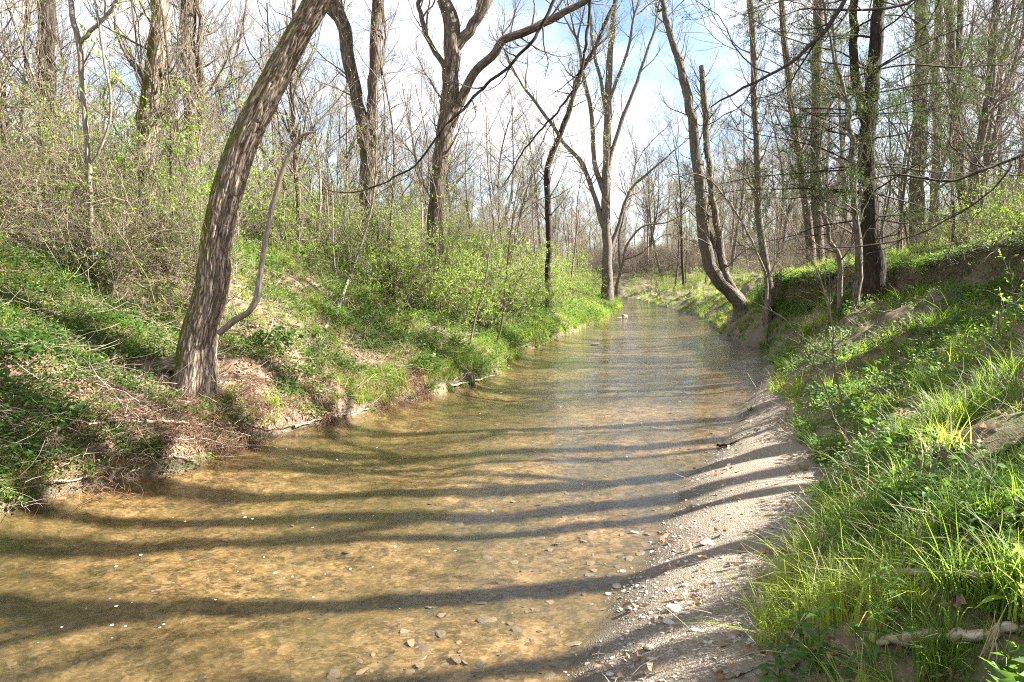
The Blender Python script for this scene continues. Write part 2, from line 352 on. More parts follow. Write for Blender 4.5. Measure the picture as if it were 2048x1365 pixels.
def ground_mat():
    m, nt = mat('ground_soil_gravel_bed')
    pos = nt.nodes.new('ShaderNodeNewGeometry').outputs['Position']
    wbed, wbar, wred = attr(nt, 'bed').outputs['Fac'], attr(nt, 'bar').outputs['Fac'], attr(nt, 'red').outputs['Fac']
    # soil of the banks
    n1 = noise(nt, pos, 2.2, 8, 0.62); n2 = noise(nt, pos, 16, 6, 0.7); n3 = noise(nt, pos, 90, 3)
    soil = ramp(nt, n1, [(0.3, (0.06, 0.042, 0.027)), (0.5, (0.14, 0.10, 0.065)), (0.7, (0.26, 0.195, 0.135))])
    soil = mixc(nt, 0.45, soil, ramp(nt, n2, [(0.38, (0.04, 0.028, 0.018)), (0.6, (0.28, 0.21, 0.14))]))
    soil = mixc(nt, math_(nt, 'MULTIPLY', wred, 0.5), soil, ramp(nt, n2, [(0.35, (0.065, 0.035, 0.022)), (0.65, (0.27, 0.17, 0.115))]))
    green = ramp(nt, noise(nt, pos, 30, 5, 0.7), [(0.35, (0.03, 0.05, 0.012)), (0.65, (0.12, 0.17, 0.04))])
    gm = ramp(nt, noise(nt, pos, 3.1, 6, 0.65), [(0.44, (0, 0, 0)), (0.58, (0.75, 0.75, 0.75))])
    gm = mixc(nt, wred, gm, (0, 0, 0))
    soil = mixc(nt, gm, soil, green)
    # gravel bar
    vo = nt.nodes.new('ShaderNodeTexVoronoi'); vo.inputs['Scale'].default_value = 115; nt.links.new(mapping(nt, pos, (1, 1, 1)), vo.inputs['Vector'])
    sv = nt.nodes.new('ShaderNodeSeparateColor'); nt.links.new(vo.outputs['Color'], sv.inputs[0])
    grav = ramp(nt, sv.outputs[0], [(0.0, (0.12, 0.09, 0.065)), (0.5, (0.20, 0.163, 0.12)), (0.85, (0.30, 0.25, 0.19)), (1.0, (0.5, 0.45, 0.4))])
    sand = ramp(nt, noise(nt, pos, 140, 4, 0.7), [(0.35, (0.14, 0.113, 0.08)), (0.65, (0.30, 0.25, 0.19))])
    bar = mixc(nt, ramp(nt, noise(nt, pos, 2.6, 5, 0.6), [(0.4, (0.15,) * 3), (0.6, (0.85,) * 3)]), grav, sand)
    wet = attr(nt, 'wet').outputs['Fac']
    bar = mixc(nt, ramp(nt, noise(nt, pos, 1.1, 5, 0.65), [(0.38, (0.4,) * 3), (0.55, (0, 0, 0))]), bar, (0.14, 0.11, 0.08))
    bar = mixc(nt, math_(nt, 'MULTIPLY', wet, 0.85), bar, (0.06, 0.046, 0.03))
    # bed: golden silt, olive algae, dark slabs
    pv = mapping(nt, pos, (1, 1.25, 1))
    b1 = noise(nt, pv, 1.7, 7, 0.62, 0.6)
    bed = ramp(nt, b1, [(0.40, (0.022, 0.022, 0.009)), (0.47, (0.075, 0.06, 0.024)), (0.53, (0.17, 0.12, 0.052)), (0.62, (0.27, 0.19, 0.095))])
    b2 = noise(nt, pv, 9, 5, 0.6, 0.3)
    bed = mixc(nt, 0.5, bed, ramp(nt, b2, [(0.41, (0.018, 0.017, 0.008)), (0.5, (0.11, 0.08, 0.035)), (0.59, (0.33, 0.225, 0.11))]))
    b3 = noise(nt, mapping(nt, pos, (1, 1.6, 1)), 26, 4, 0.65, 0.8)
    bed = mixc(nt, 0.45, bed, ramp(nt, b3, [(0.41, (0.018, 0.016, 0.008)), (0.52, (0.12, 0.088, 0.04)), (0.60, (0.38, 0.26, 0.13))]))
    v2 = nt.nodes.new('ShaderNodeTexVoronoi'); v2.inputs['Scale'].default_value = 17; v2.feature = 'F1'
    dn = nt.nodes.new('ShaderNodeTexNoise'); dn.inputs['Scale'].default_value = 9; nt.links.new(pos, dn.inputs['Vector'])
    nt.links.new(mixc(nt, 0.12, pos, dn.outputs['Color']), v2.inputs['Vector'])
    s2 = nt.nodes.new('ShaderNodeSeparateColor'); nt.links.new(v2.outputs['Color'], s2.inputs[0])
    bed = mixc(nt, 0.3, bed, ramp(nt, s2.outputs[1], [(0, (0.02, 0.018, 0.012)), (0.4, (0.10, 0.072, 0.034)), (0.8, (0.25, 0.17, 0.08)), (1, (0.34, 0.26, 0.16))]))
    bed = mixc(nt, ramp(nt, noise(nt, pos, 0.55, 4, 0.6), [(0.42, (0.6,) * 3), (0.58, (0, 0, 0))]), bed, (0.035, 0.036, 0.013))
    soil = mixc(nt, math_(nt, 'MULTIPLY', wet, 0.6), soil, (0.05, 0.038, 0.025)); c = mixc(nt, wbar, soil, bar); c = mixc(nt, wbed, c, mixc(nt, 1.0, bed, (0.9, 0.86, 0.84), 'MULTIPLY'))
    hg = mixc(nt, wbar, mixc(nt, 0.5, n2, n3), mixc(nt, 0.6, vo.outputs['Distance'], noise(nt, pos, 60, 6, 0.75)))
    hb = math_(nt, 'MULTIPLY', b2, 0.45)
    hh = mixc(nt, wbed, hg, hb)
    rg = math_(nt, 'MULTIPLY_ADD', wet, -0.45, 0.92)
    principled(nt, c, rg, bump(nt, hh, 0.7, 0.016), 0.3)
    return m
M['ground'] = ground_mat()
def water_mat():
    m, nt = mat('clear_shallow_water')
    pos = nt.nodes.new('ShaderNodeNewGeometry').outputs['Position']
    a = noise(nt, mapping(nt, pos, (1.0, 1.0, 1)), 26, 3, 0.6, 0.5)
    b = noise(nt, mapping(nt, pos, (1.0, 1.35, 1)), 7, 4, 0.55, 0.8)
    c = noise(nt, mapping(nt, pos, (0.7, 1.1, 1)), 1.6, 2)
    k = ramp(nt, noise(nt, mapping(nt, pos, (0.5, 0.8, 1)), 1.0, 3), [(0.35, (0.35,) * 3), (0.65, (1,) * 3)])
    h = math_(nt, 'ADD', math_(nt, 'MULTIPLY', math_(nt, 'MULTIPLY', a, 0.22), k), math_(nt, 'ADD', math_(nt, 'MULTIPLY', math_(nt, 'MULTIPLY', b, 0.5), k), math_(nt, 'MULTIPLY', c, 1.0)))
    nm = bump(nt, h, 1.0, 0.018)
    fr = nt.nodes.new('ShaderNodeFresnel'); bf = nt.nodes.new('ShaderNodeNewGeometry').outputs['Backfacing']; nt.links.new(math_(nt, 'MULTIPLY_ADD', bf, 1 / 1.333 - 1.333, 1.333), fr.inputs['IOR']); nt.links.new(nm, fr.inputs['Normal'])
    tr = nt.nodes.new('ShaderNodeBsdfTransparent'); tr.inputs[0].default_value = (0.97, 0.94, 0.86, 1)
    gl = nt.nodes.new('ShaderNodeBsdfGlossy'); gl.inputs['Roughness'].default_value = 0.04; nt.links.new(nm, gl.inputs['Normal'])
    mx = nt.nodes.new('ShaderNodeMixShader'); o = nt.nodes.new('ShaderNodeOutputMaterial')
    nt.links.new(fr.outputs[0], mx.inputs[0]); nt.links.new(tr.outputs[0], mx.inputs[1]); nt.links.new(gl.outputs[0], mx.inputs[2]); nt.links.new(mx.outputs[0], o.inputs[0])
    return m
M['water'] = water_mat()
def stone_mat(name, cols, rough=0.85, fm=0.35):
    m, nt = mat(name); oi = nt.nodes.new('ShaderNodeObjectInfo'); g = nt.nodes.new('ShaderNodeNewGeometry')
    c = ramp(nt, oi.outputs['Random'], [(i / (len(cols) - 1), c) for i, c in enumerate(cols)])
    n = noise(nt, g.outputs['Position'], 70, 5, 0.7)
    c = mixc(nt, fm, c, ramp(nt, n, [(0.3, (0.12, 0.1, 0.08)), (0.7, (0.6, 0.55, 0.48))]))
    principled(nt, c, rough, bump(nt, n, 0.5, 0.004), 0.3); return m
M['stone'] = stone_mat('pale_stone', [(0.22, 0.175, 0.135), (0.34, 0.285, 0.235), (0.48, 0.42, 0.37), (0.27, 0.21, 0.165)])
M['stone_wet'] = stone_mat('wet_stone', [(0.03, 0.025, 0.015), (0.07, 0.053, 0.03), (0.13, 0.095, 0.052), (0.05, 0.038, 0.022)], 0.5, 0.12)
mf, ntf = mat('foam'); principled(ntf, (0.8, 0.8, 0.78), 0.6); M['foam'] = mf
mf, ntf = mat('pale_petal'); principled(ntf, (0.75, 0.7, 0.85), 0.6); M['petal'] = mf

# ------------------------------------------------------------------ ground and water
ys = [-30, -20, -12, -6, -2, 0, 1, 1.8]
y = 2.4
while y < 9.5: ys.append(y); y += 0.045
while y < 75: ys.append(y); y *= 1.012
while y < 1500: ys.append(y); y *= 1.16
ys = np.array(ys)
s = np.concatenate([-np.geomspace(1500, 8.2, 46), np.arange(-8, 9.5, 0.05), np.geomspace(9.6, 1500, 46)])
cen = (f_xl(ys) + f_xr(ys)) / 2
cen = np.where(ys > 56, np.interp(ys, [56, 70, 90, 1500], [9.5, 8, 4, 0]), cen)
X = cen[:, None] + s[None]; Y = np.repeat(ys[:, None], len(s), 1)
Z = height(X, Y)
far = np.clip((np.hypot(X, Y) - 90) / 400, 0, 1); Z = Z + far * 3.0 * (1 + vnoise(X * 0.01, Y * 0.01))
nr, nc = X.shape
V = np.stack([X, Y, Z], -1).reshape(-1, 3)
i = (np.arange(nr - 1)[:, None] * nc + np.arange(nc - 1)[None]).ravel()
Q = np.stack([i, i + 1, i + nc + 1, i + nc], 1)
xl, xr, xg = f_xl(Y), f_xr(Y), f_xg(Y)
sm = lambda a, b, x: np.clip((x - a) / (b - a), 0, 1)
bedw = sm(0.015, -0.015, Z)
barw = sm(0.1, 0.5, X - xl) * sm(0.25, 0.0, X - xg + 0.15 * fbm(X * 3, Y * 3, seed=77)) * (X > xl - .3)
wet = sm(0.15, 0.0, Z + 0.03 * fbm(X * 3, Y * 3, seed=79)) * np.maximum(barw, (np.abs(X - xl) < 0.6))
dl = xl - X
red = sm(-0.1, 0.15, dl) * sm(1.7, 0.8, dl + 0.5 * fbm(X * 1.5, Y * 1.5, seed=78)) * sm(13, 10.5, Y)
scp = sm(0.55, 0.9, np.abs(np.gradient(Z, axis=1) / np.maximum(np.gradient(X, axis=1), 1e-6))) * (X > xg + 0.4)
red = np.maximum(red, 0.7 * scp)
gm = mk_mesh('ground', V, [Q], M['ground'], True, {'bed': ('FLOAT', bedw), 'bar': ('FLOAT', barw), 'wet': ('FLOAT', wet), 'red': ('FLOAT', red)})
tag(link('ground', gm), 'steep soil banks, gravel bar and stony bed of the creek', None, None, 'structure')
wy = np.concatenate([np.arange(-30, 2, 2.0), np.arange(2, 30, 0.5), np.arange(30, 96, 1.0)])
wx0 = f_xl(wy) - 0.6; wx1 = f_xr(wy) + 0.35
wx0, wx1 = np.maximum(wx0, -300), np.maximum(wx1, -290)
fr = np.linspace(0, 1, 12)
WV = np.stack([wx0[:, None] * (1 - fr) + wx1[:, None] * fr, np.repeat(wy[:, None], 12, 1), np.zeros((len(wy), 12))], -1).reshape(-1, 3)
i = (np.arange(len(wy) - 1)[:, None] * 12 + np.arange(11)[None]).ravel()
tag(link('water', mk_mesh('water', WV, [np.stack([i, i + 1, i + 13, i + 12], 1)], M['water'])), 'clear shallow brown creek water flowing over silt and stones', None, None, 'structure')

# ------------------------------------------------------------------ scattered growth (stuff) through geometry nodes
def pts_obj(name, P, rot, scl, idx, protos, label):
    me = bpy.data.meshes.new(name); me.vertices.add(len(P)); me.vertices.foreach_set('co', np.asarray(P, np.float32).ravel())
    a = me.attributes.new('rot', 'FLOAT_VECTOR', 'POINT'); a.data.foreach_set('vector', np.asarray(rot, np.float32).ravel())
    a = me.attributes.new('scl', 'FLOAT', 'POINT'); a.data.foreach_set('value', np.asarray(scl, np.float32).ravel())
    a = me.attributes.new('pick', 'INT', 'POINT'); a.data.foreach_set('value', np.asarray(idx, np.int32).ravel())
    o = link(name, me)
    col = bpy.data.collections.new(name + '_kinds')
    for j, pm in enumerate(protos):
        q = bpy.data.objects.new('%s_kind_%02d' % (name, j), pm); col.objects.link(q)
    g = bpy.data.node_groups.new(name + '_scatter', 'GeometryNodeTree')
    g.interface.new_socket('Geometry', in_out='INPUT', socket_type='NodeSocketGeometry'); g.interface.new_socket('Geometry', in_out='OUTPUT', socket_type='NodeSocketGeometry')
    gi, go = g.nodes.new('NodeGroupInput'), g.nodes.new('NodeGroupOutput')
    ci = g.nodes.new('GeometryNodeCollectionInfo'); ci.inputs['Collection'].default_value = col
    ci.inputs['Separate Children'].default_value = True; ci.inputs['Reset Children'].default_value = True
    ip = g.nodes.new('GeometryNodeInstanceOnPoints'); ip.inputs['Pick Instance'].default_value = True
    def na(t, n):
        q = g.nodes.new('GeometryNodeInputNamedAttribute'); q.data_type = t; q.inputs['Name'].default_value = n; return q.outputs['Attribute']
    er = g.nodes.new('FunctionNodeEulerToRotation')
    g.links.new(na('FLOAT_VECTOR', 'rot'), er.inputs[0]); g.links.new(er.outputs[0], ip.inputs['Rotation'])
    g.links.new(na('FLOAT', 'scl'), ip.inputs['Scale']); g.links.new(na('INT', 'pick'), ip.inputs['Instance Index'])
    g.links.new(gi.outputs[0], ip.inputs['Points']); g.links.new(ci.outputs[0], ip.inputs['Instance']); g.links.new(ip.outputs[0], go.inputs[0])
    md = o.modifiers.new('scatter', 'NODES'); md.node_group = g
    return tag(o, label, None, None, 'stuff')
def blade_clump(rng, n, L, wd, spread, m, lean=0.5, seg=4):
    az = rng.uniform(0, 2 * math.pi, n); r = spread * np.sqrt(rng.uniform(0, 1, n))
    b = np.stack([r * np.cos(az * 1.7), r * np.sin(az * 1.7), np.full(n, -0.01)], 1)
    ln = L * rng.uniform(0.45, 1.0, n); ll = rng.uniform(0.1, lean, n)
    t = np.linspace(0, 1, seg + 1)
    cx = ll[:, None] * t * 0.35 + ll[:, None] * t ** 2.4 * 1.1
    cz = t * (1 - 0.45 * ll[:, None] * t ** 2)
    D = np.stack([np.cos(az), np.sin(az), np.zeros(n)], 1); W = np.stack([-np.sin(az), np.cos(az), np.zeros(n)], 1)
    C = b[:, None] + D[:, None] * (cx * ln[:, None])[..., None] + np.array([0, 0, 1.0]) * (cz * ln[:, None])[..., None]
    wv = wd * (1 - t ** 1.6)[None, :, None] * rng.uniform(0.6, 1.2, n)[:, None, None] * 0.5 + 0.0003
    V = np.stack([C - W[:, None] * wv, C + W[:, None] * wv], 2).reshape(-1, 3)
    k = (np.arange(n)[:, None] * (seg + 1) * 2 + np.arange(seg)[None] * 2).ravel()
    return mk_mesh('blades', V, [np.stack([k, k + 1, k + 3, k + 2], 1)], m)
def forb_clump(rng, n, Hh, ls, spread, m, wd=0.7):
    az = rng.uniform(0, 2 * math.pi, n); r = spread * np.sqrt(rng.uniform(0, 1, n))
    P = np.stack([r * np.cos(az), r * np.sin(az), rng.uniform(0.15, 1, n) * Hh * (1 - 0.5 * r / spread)], 1)
    D = np.stack([np.cos(az + rng.normal(0, 0.7, n)), np.sin(az + rng.normal(0, 0.7, n)), rng.uniform(-0.2, 0.5, n)], 1)
    V, T = leaves(P, D, ls * rng.uniform(0.5, 1.2, n), wd, rng)
    return mk_mesh('leafy', V, [T], m)
def tangle(rng, n, L, m, r=0.003, up=0.02, H0=0.05, wander=0.35, sides=3, k=7, lift=0.35):
    st = np.stack([rng.normal(0, L * 0.35, n), rng.normal(0, L * 0.35, n), rng.uniform(0, H0, n)], 1)
    az = rng.uniform(0, 2 * math.pi, n)
    D = np.stack([np.cos(az), np.sin(az), rng.uniform(-0.05, lift, n)], 1)
    P = grow(st, D, L * rng.uniform(0.4, 1.2, n), k, wander, up, rng)
    return MB().tubes(P, taper(r * rng.uniform(0.6, 1.3, n), r * 0.4, k), sides).mesh('tangle', m)
def pebble(rng, flat=0.4, m=None, res=1):
    import bmesh
    bm = bmesh.new(); bmesh.ops.create_icosphere(bm, subdivisions=res, radius=1)
    c = np.array([v.co[:] for v in bm.verts]); sd = int(rng.integers(999))
    c = c * (1 + 0.28 * vnoise(c[:, 0] * 1.3 + sd, c[:, 1] * 1.3, c[:, 2] * 1.3, sd)[:, None])
    c *= np.array([1, rng.uniform(0.55, 0.9), flat * rng.uniform(0.7, 1.3)])
    c[:, 2] = np.clip(c[:, 2], -0.25 * flat, flat * 0.8)
    c[:, 2] += rng.uniform(-0.15, 0.15) * c[:, 0]
    for v, q in zip(bm.verts, c): v.co = q
    me = bpy.data.meshes.new('pebble'); bm.to_mesh(me); bm.free(); me.materials.append(m or M['stone']); return me
def scatter(n, yr, xr_fn, power=1.0, rng=RNG):
    """sample n points with depth y in yr; xr_fn(y)->(x0,x1)"""
    t = rng.uniform(0, 1, n); y0, y1 = yr
    y = (y0 ** (1 - power) + t * (y1 ** (1 - power) - y0 ** (1 - power))) ** (1 / (1 - power)) if abs(power - 1) > 1e-3 else y0 * (y1 / y0) ** t
    a, b = xr_fn(y); x = a + rng.uniform(0, 1, n) * (b - a)
    z = height(x, y); u, v = project(x, y, z)
    k = (u > -250) & (u < 2300) & (v < 1700)
    return np.stack([x[k], y[k], z[k]], 1)
def rots(n, tilt=0.15, rng=RNG):
    return np.stack([rng.normal(0, tilt, n), rng.normal(0, tilt, n), rng.uniform(0, 6.283, n)], 1)

g = np.random.default_rng(21)
GR = [blade_clump(g, 26, 0.20, 0.0045, 0.05, M['grass'], 0.6) for _ in range(3)] + [blade_clump(g, 24, 0.30, 0.005, 0.05, M['grass'], 0.9) for _ in range(3)] \
   + [blade_clump(g, 22, 0.24, 0.005, 0.06, M['grass_y'], 0.9) for _ in range(3)] + [blade_clump(g, 30, 0.10, 0.004, 0.07, M['grass_y'], 0.7) for _ in range(2)] + [blade_clump(g, 16, 0.24, 0.004, 0.07, M['straw'], 1.1) for _ in range(2)]
FB = [forb_clump(g, 60, 0.10, 0.028, 0.14, M['forb']) for _ in range(3)] + [forb_clump(g, 50, 0.16, 0.038, 0.15, M['forb'], 0.6) for _ in range(2)] \
   + [forb_clump(g, 55, 0.09, 0.022, 0.15, M['spring']) for _ in range(2)]
def lx(dmin, dmax): return lambda y: (f_xl(y) - dmax, f_xl(y) - dmin)
def gx(dmin, dmax): return lambda y: (f_xg(y) + dmin, f_xg(y) + dmax)
def keep(P, f): return P[f > 0]
# right bank grass
P = np.concatenate([scatter(15000, (1.6, 40), gx(-0.1, 7.5), 1.55), scatter(7000, (12, 65), gx(-0.1, 5), 1.2), scatter(500, (8, 60), gx(-0.12, 0.15), 1.2)])
dg = P[:, 0] - f_xg(P[:, 1]); n1 = fbm(P[:, 0] * 1.1, P[:, 1] * 1.1, o=3, seed=91)
sl = np.abs(height(P[:, 0] + 0.1, P[:, 1]) - height(P[:, 0] - 0.1, P[:, 1])) / 0.2
P = keep(P, (n1 > -0.22) & ((sl < 0.9) | (g.uniform(0, 1, len(P)) < np.where(P[:, 1] > 13, 0.9, 0.35)))); n = len(P)
dg = P[:, 0] - f_xg(P[:, 1])
pick = np.where(fbm(P[:, 0] * 0.8, P[:, 1] * 0.8, seed=92) > -0.1, g.integers(6, 10, n), g.integers(0, 6, n)); pick = np.where(g.uniform(0, 1, n) < 0.14, g.integers(11, 13, n), pick)  # noise patches of the brightened blades: sun patches put into the colour
pts_obj('bank_grass', P, rots(n, 0.2, g), g.uniform(0.5, 1.15, n) * np.where(P[:, 1] > 12, 1.3, 1) * (1 + 0.45 * np.clip(fbm(P[:, 0] * 1.7, P[:, 1] * 1.7, seed=97), -1, 1)), pick, GR, 'long bright green grass arching over the right bank')
yy = g.uniform(60, 125, 2600); uu = g.uniform(1100, 1650, 2600); xx = (uu - 1024) / F * yy; ok = (xx > f_xr(yy) + 0.2) | (yy > 92)
P = np.stack([xx, yy, height(xx, yy)], 1)[ok]; n = len(P)
pts_obj('far_bank_grass', P, rots(n, 0.2, g), g.uniform(1.5, 3.0, n), g.integers(0, 5, n), GR, 'pale green grass on the far bank beyond the bend of the creek')
P = scatter(9000, (1.6, 30), gx(0.0, 7.5), 1.5); n1 = fbm(P[:, 0] * 1.3 + 9, P[:, 1] * 1.3, o=3, seed=93); P = keep(P, n1 > np.where(P[:, 1] < 4.5, 0.25, -0.05)); n = len(P)
pts_obj('bank_ground_cover', P, rots(n, 0.2, g), g.uniform(0.7, 1.5, n), g.integers(0, 7, n), FB, 'low broad-leaved ground cover between the grass of the right bank')
# left bank
P = np.concatenate([scatter(17000, (4.2, 60), lx(0.05, 6.5), 1.25), scatter(2500, (9.5, 60), lx(-0.04, 0.5), 1.1)]); dd = f_xl(P[:, 1]) - P[:, 0]
n1 = fbm(P[:, 0] * 0.9, P[:, 1] * 0.9, o=3, seed=94); bare = (dd < 1.5) & (P[:, 1] > 6.2) & (P[:, 1] < 10.0)
P = keep(P, ((n1 > -0.4) & ~bare) | (bare & (n1 > 0.05)) | ((P[:, 1] > 11) & (dd < 1.6))); n = len(P)
pick = np.where(fbm(P[:, 0] * 0.8, P[:, 1] * 0.8, seed=95) > 0.0, g.integers(3, 11, n), g.integers(0, 7, n)); pick = np.where(g.uniform(0, 1, n) < 0.18, g.integers(11, 13, n), pick)
pts_obj('left_bank_grass', P, rots(n, 0.2, g), g.uniform(0.5, 1.1, n) * np.interp(P[:, 1], [8, 16, 40], [0.9, 1.3, 1.8]), pick, GR, 'fresh green grass on the sunlit left bank')
P = scatter(15000, (4.2, 50), lx(0.0, 7), 1.3); dd = f_xl(P[:, 1]) - P[:, 0]
n1 = fbm(P[:, 0] * 1.1 + 4, P[:, 1] * 1.1, o=3, seed=96); bare = (dd < 1.5) & (P[:, 1] > 6.2) & (P[:, 1] < 10.0)
P = keep(P, (n1 > -0.25) & (~bare | (n1 > 0.0))); n = len(P)
pts_obj('left_bank_ground_cover', P, rots(n, 0.2, g), g.uniform(0.7, 1.5, n) * np.interp(P[:, 1], [8, 16, 40], [1, 1.3, 1.8]), g.integers(0, 7, n), FB, 'leafy green ground cover and weeds on the left bank')
# litter of dead leaves, straw, twigs
def dead_leaf(rng, s):
    P = np.array([[0, 0, 0.01]]); mb = MB()
    for k in range(3):
        V, T = leaves(P + rng.normal(0, s * 0.3, (1, 3)) * [1, 1, 0.3], rng.normal(0, 1, (1, 3)) * [1, 1, 0.25], np.array([s]), 0.75, rng); mb.add(V, T)
    return mb.mesh('dead_leaf', M['litter'])
DL = [dead_leaf(g, 0.045) for _ in range(5)]
TG = [tangle(g, 10, 0.28, M['vine'], 0.0018, wander=0.22) for _ in range(4)] + [tangle(g, 6, 0.4, M['drift'], 0.0028, lift=0.15, wander=0.16) for _ in range(3)]
P = np.concatenate([scatter(15000, (4.2, 30), lx(0.0, 8), 1.3), scatter(4500, (1.6, 26), gx(0.0, 11), 1.5), scatter(160, (2.2, 12), gx(-0.25, 0.2), 1.3)]); n = len(P)
P = np.concatenate([P, scatter(6500, (5, 13), lx(0.02, 3.2), 1.0), scatter(90, (2.2, 14), lambda y: (f_xr(y) + 0.05, f_xg(y)), 1.6)]); n = len(P)
pts_obj('leaf_litter', P + [0, 0, 0.01], rots(n, 0.4, g), g.uniform(0.5, 1.3, n), g.integers(0, 5, n), DL, 'brown fallen leaves lying among the grass of both banks')
P = np.concatenate([scatter(7000, (4.2, 30), lx(0.0, 9), 1.3), scatter(2400, (2.6, 26), gx(-0.12, 9), 1.2), scatter(26, (2.2, 14), lambda y: (f_xr(y) + 0.05, f_xg(y)), 1.6)]); n = len(P)
pts_obj('dead_twig_litter', P, rots(n, 0.3, g), g.uniform(0.5, 1.4, n) * np.where(P[:, 0] > 0, 0.6, 1), g.integers(0, 7, n), TG, 'pale dead twigs and straw strewn over both banks')
# reddish root mat on the cut bank below the leaning tree
RT = [tangle(g, 22, 0.45, M['root'], 0.0032, up=-0.08, H0=0.1, wander=0.4, k=9) for _ in range(5)]
P = scatter(900, (5.6, 11), lx(-0.12, 1.0), 1.0, g); dd = f_xl(P[:, 1]) - P[:, 0]
P = keep(P, (g.uniform(0, 1, len(P)) > dd * 1.1 + 0.25) & (fbm(P[:, 0] * 1.6, P[:, 1] * 1.6, seed=61) > np.where(dd < 0.5, -0.1, 0.15))); n = len(P)
pts_obj('root_mat', P, rots(n, 0.5, g), g.uniform(0.5, 1.1, n), g.integers(0, 5, n), RT, 'mat of red-brown hair roots hanging over the cut left bank')
HR = [tangle(g, 16, 0.5, M['bark_brown'], 0.006, up=-0.12, H0=0.25, wander=0.3, sides=4, lift=0.0) for _ in range(4)]
yy = g.uniform(7, 22, 260); tt = g.uniform(0.80, 0.93, 260); xx = f_xg(yy) + tt * (np.interp(yy, CY, CX) - f_xg(yy)); P = np.stack([xx, yy, height(xx, yy)], 1); n = len(P)
pts_obj('hanging_root_mat', P, rots(n, 0.4, g), g.uniform(0.4, 0.9, n), g.integers(0, 4, n), HR, 'tangled bare roots hanging from the undercut crest of the right bank')
yy = g.uniform(5, 28, 4200); tt = g.uniform(0.55, 1.0, 4200); xx = f_xg(yy) + tt * (np.interp(yy, CY, CX) - f_xg(yy)); P = np.stack([xx, yy, height(xx, yy)], 1); P = keep(P, fbm(P[:, 0], P[:, 1] * 1.2, seed=63) > -0.2); n = len(P)
pts_obj('crest_ground_cover', P, rots(n, 0.3, g), g.uniform(0.8, 1.6, n), g.integers(0, 7, n), FB, 'leafy weeds hanging over the crest of the right bank')
# gravel
PB = [pebble(g, 0.28) for _ in range(8)]
def barx(y): return f_xr(y) - 0.05, f_xg(y) + 0.1
P = scatter(24000, (2.2, 16), barx, 1.9, g); n = len(P)
tt = (P[:, 0] - f_xr(P[:, 1])) / np.maximum(f_xg(P[:, 1]) - f_xr(P[:, 1]), .1)
dens = 0.5 * np.exp(-((tt - 0.22) / 0.2) ** 2) + 0.05 + 0.35 * fbm(P[:, 0] * 2, P[:, 1] * 2, seed=33)
P = keep(P, g.uniform(0, 1, n) < dens); n = len(P)
sz = 0.003 + 0.016 * g.uniform(0, 1, n) ** 6
pts_obj('gravel', P + [0, 0, 0.001], rots(n, 0.25, g), sz, g.integers(0, 8, n), PB, 'small pale gravel covering the bar beside the water')
PW = [pebble(g, 0.16, M['stone_wet']) for _ in range(8)]
P = np.concatenate([scatter(1500, (2.2, 12), lambda y: (f_xr(y) - 1.2, f_xr(y)), 1.9, g), scatter(700, (2.2, 30), lambda y: (f_xl(y) + 0.1, f_xr(y)), 1.6, g)]); n = len(P)
sz = 0.006 + 0.05 * g.uniform(0, 1, n) ** 5
pts_obj('bed_stones', P - np.stack([sz * 0, sz * 0, sz * 0.05], 1), rots(n, 0.12, g), sz, g.integers(0, 8, n), PW, 'brown flat stones lying on the stream bed')
# foam flecks
def ring_mesh():
    a = np.arange(12) / 12 * 6.283; V = np.concatenate([np.stack([r * np.cos(a), r * np.sin(a), a * 0 + z], 1) for r, z in ((1, 0), (0.85, 0.12), (0.45, 0.1), (0.4, 0))])
    k = np.arange(12); k2 = (k + 1) % 12
    return mk_mesh('fleck', V, [np.concatenate([np.stack([k + o, k2 + o, k2 + o + 12, k + o + 12], 1) for o in (0, 12, 24)])], M['foam'])
P = scatter(420, (3.3, 12), lambda y: (f_xl(y) + 0.6, f_xr(y) - 0.8), 1.4, g); P = P[fbm(P[:, 0] * 1.5, P[:, 1] * 2.5, seed=8) > 0.45]; P[:, 2] = 0.002; n = len(P)
pts_obj('foam', P, rots(n, 0.0, g), 0.003 + 0.009 * g.uniform(0, 1, n) ** 2, np.zeros(n), [ring_mesh()], 'white foam flecks drifting on the creek')

# ------------------------------------------------------------------ trees
def crown_lines(rng, P, Rd, n1, n2, n3, l1=(0.25, 0.5), t0=0.35, up=0.12, ang=(0.5, 1.1), rmin=0.0035, abs_l=None):
    """three orders of branching off parent lines; returns list of (P, R)"""
    out = []
    st, d, r, L, t = spawn(P, Rd, n1, t0, 0.98, ang, rng)
    ln = (L * rng.uniform(*l1, n1) * (1.15 - 0.6 * t)) if abs_l is None else rng.uniform(*abs_l, n1) * (1.2 - 0.6 * t)
    A = grow(st, d, ln, 9, 0.16, up, rng); RA = taper(np.minimum(r * 0.6, 0.012 * ln + 0.006), rmin, 9, 0.8); out.append((A, RA))
    if n2:
        st, d, r, L, t = spawn(A, RA, n2, 0.15, 0.98, (0.4, 1.0), rng)
        ln = L * rng.uniform(0.25, 0.55, n2) * (1.15 - 0.5 * t)
        B = grow(st, d, ln, 6, 0.2, up, rng); RB = taper(np.minimum(r * 0.65, 0.006 * ln + 0.004), rmin * 0.75, 6, 0.8); out.append((B, RB))
        if n3:
            st, d, r, L, t = spawn(B, RB, n3, 0.1, 1.0, (0.35, 0.9), rng)
            Cc = grow(st, d, np.maximum(L * rng.uniform(0.3, 0.7, n3), 0.12), 4, 0.2, up, rng)
            out.append((Cc, taper(np.minimum(r * 0.7, rmin), rmin * 0.5, 4)))
    return out
def lines_mesh(name, ls, m, sides=(5, 3, 3, 3)):
    mb = MB()
    for (P, Rd), s_ in zip(ls, sides): mb.tubes(P, Rd, s_)
    return mb.mesh(name, m)
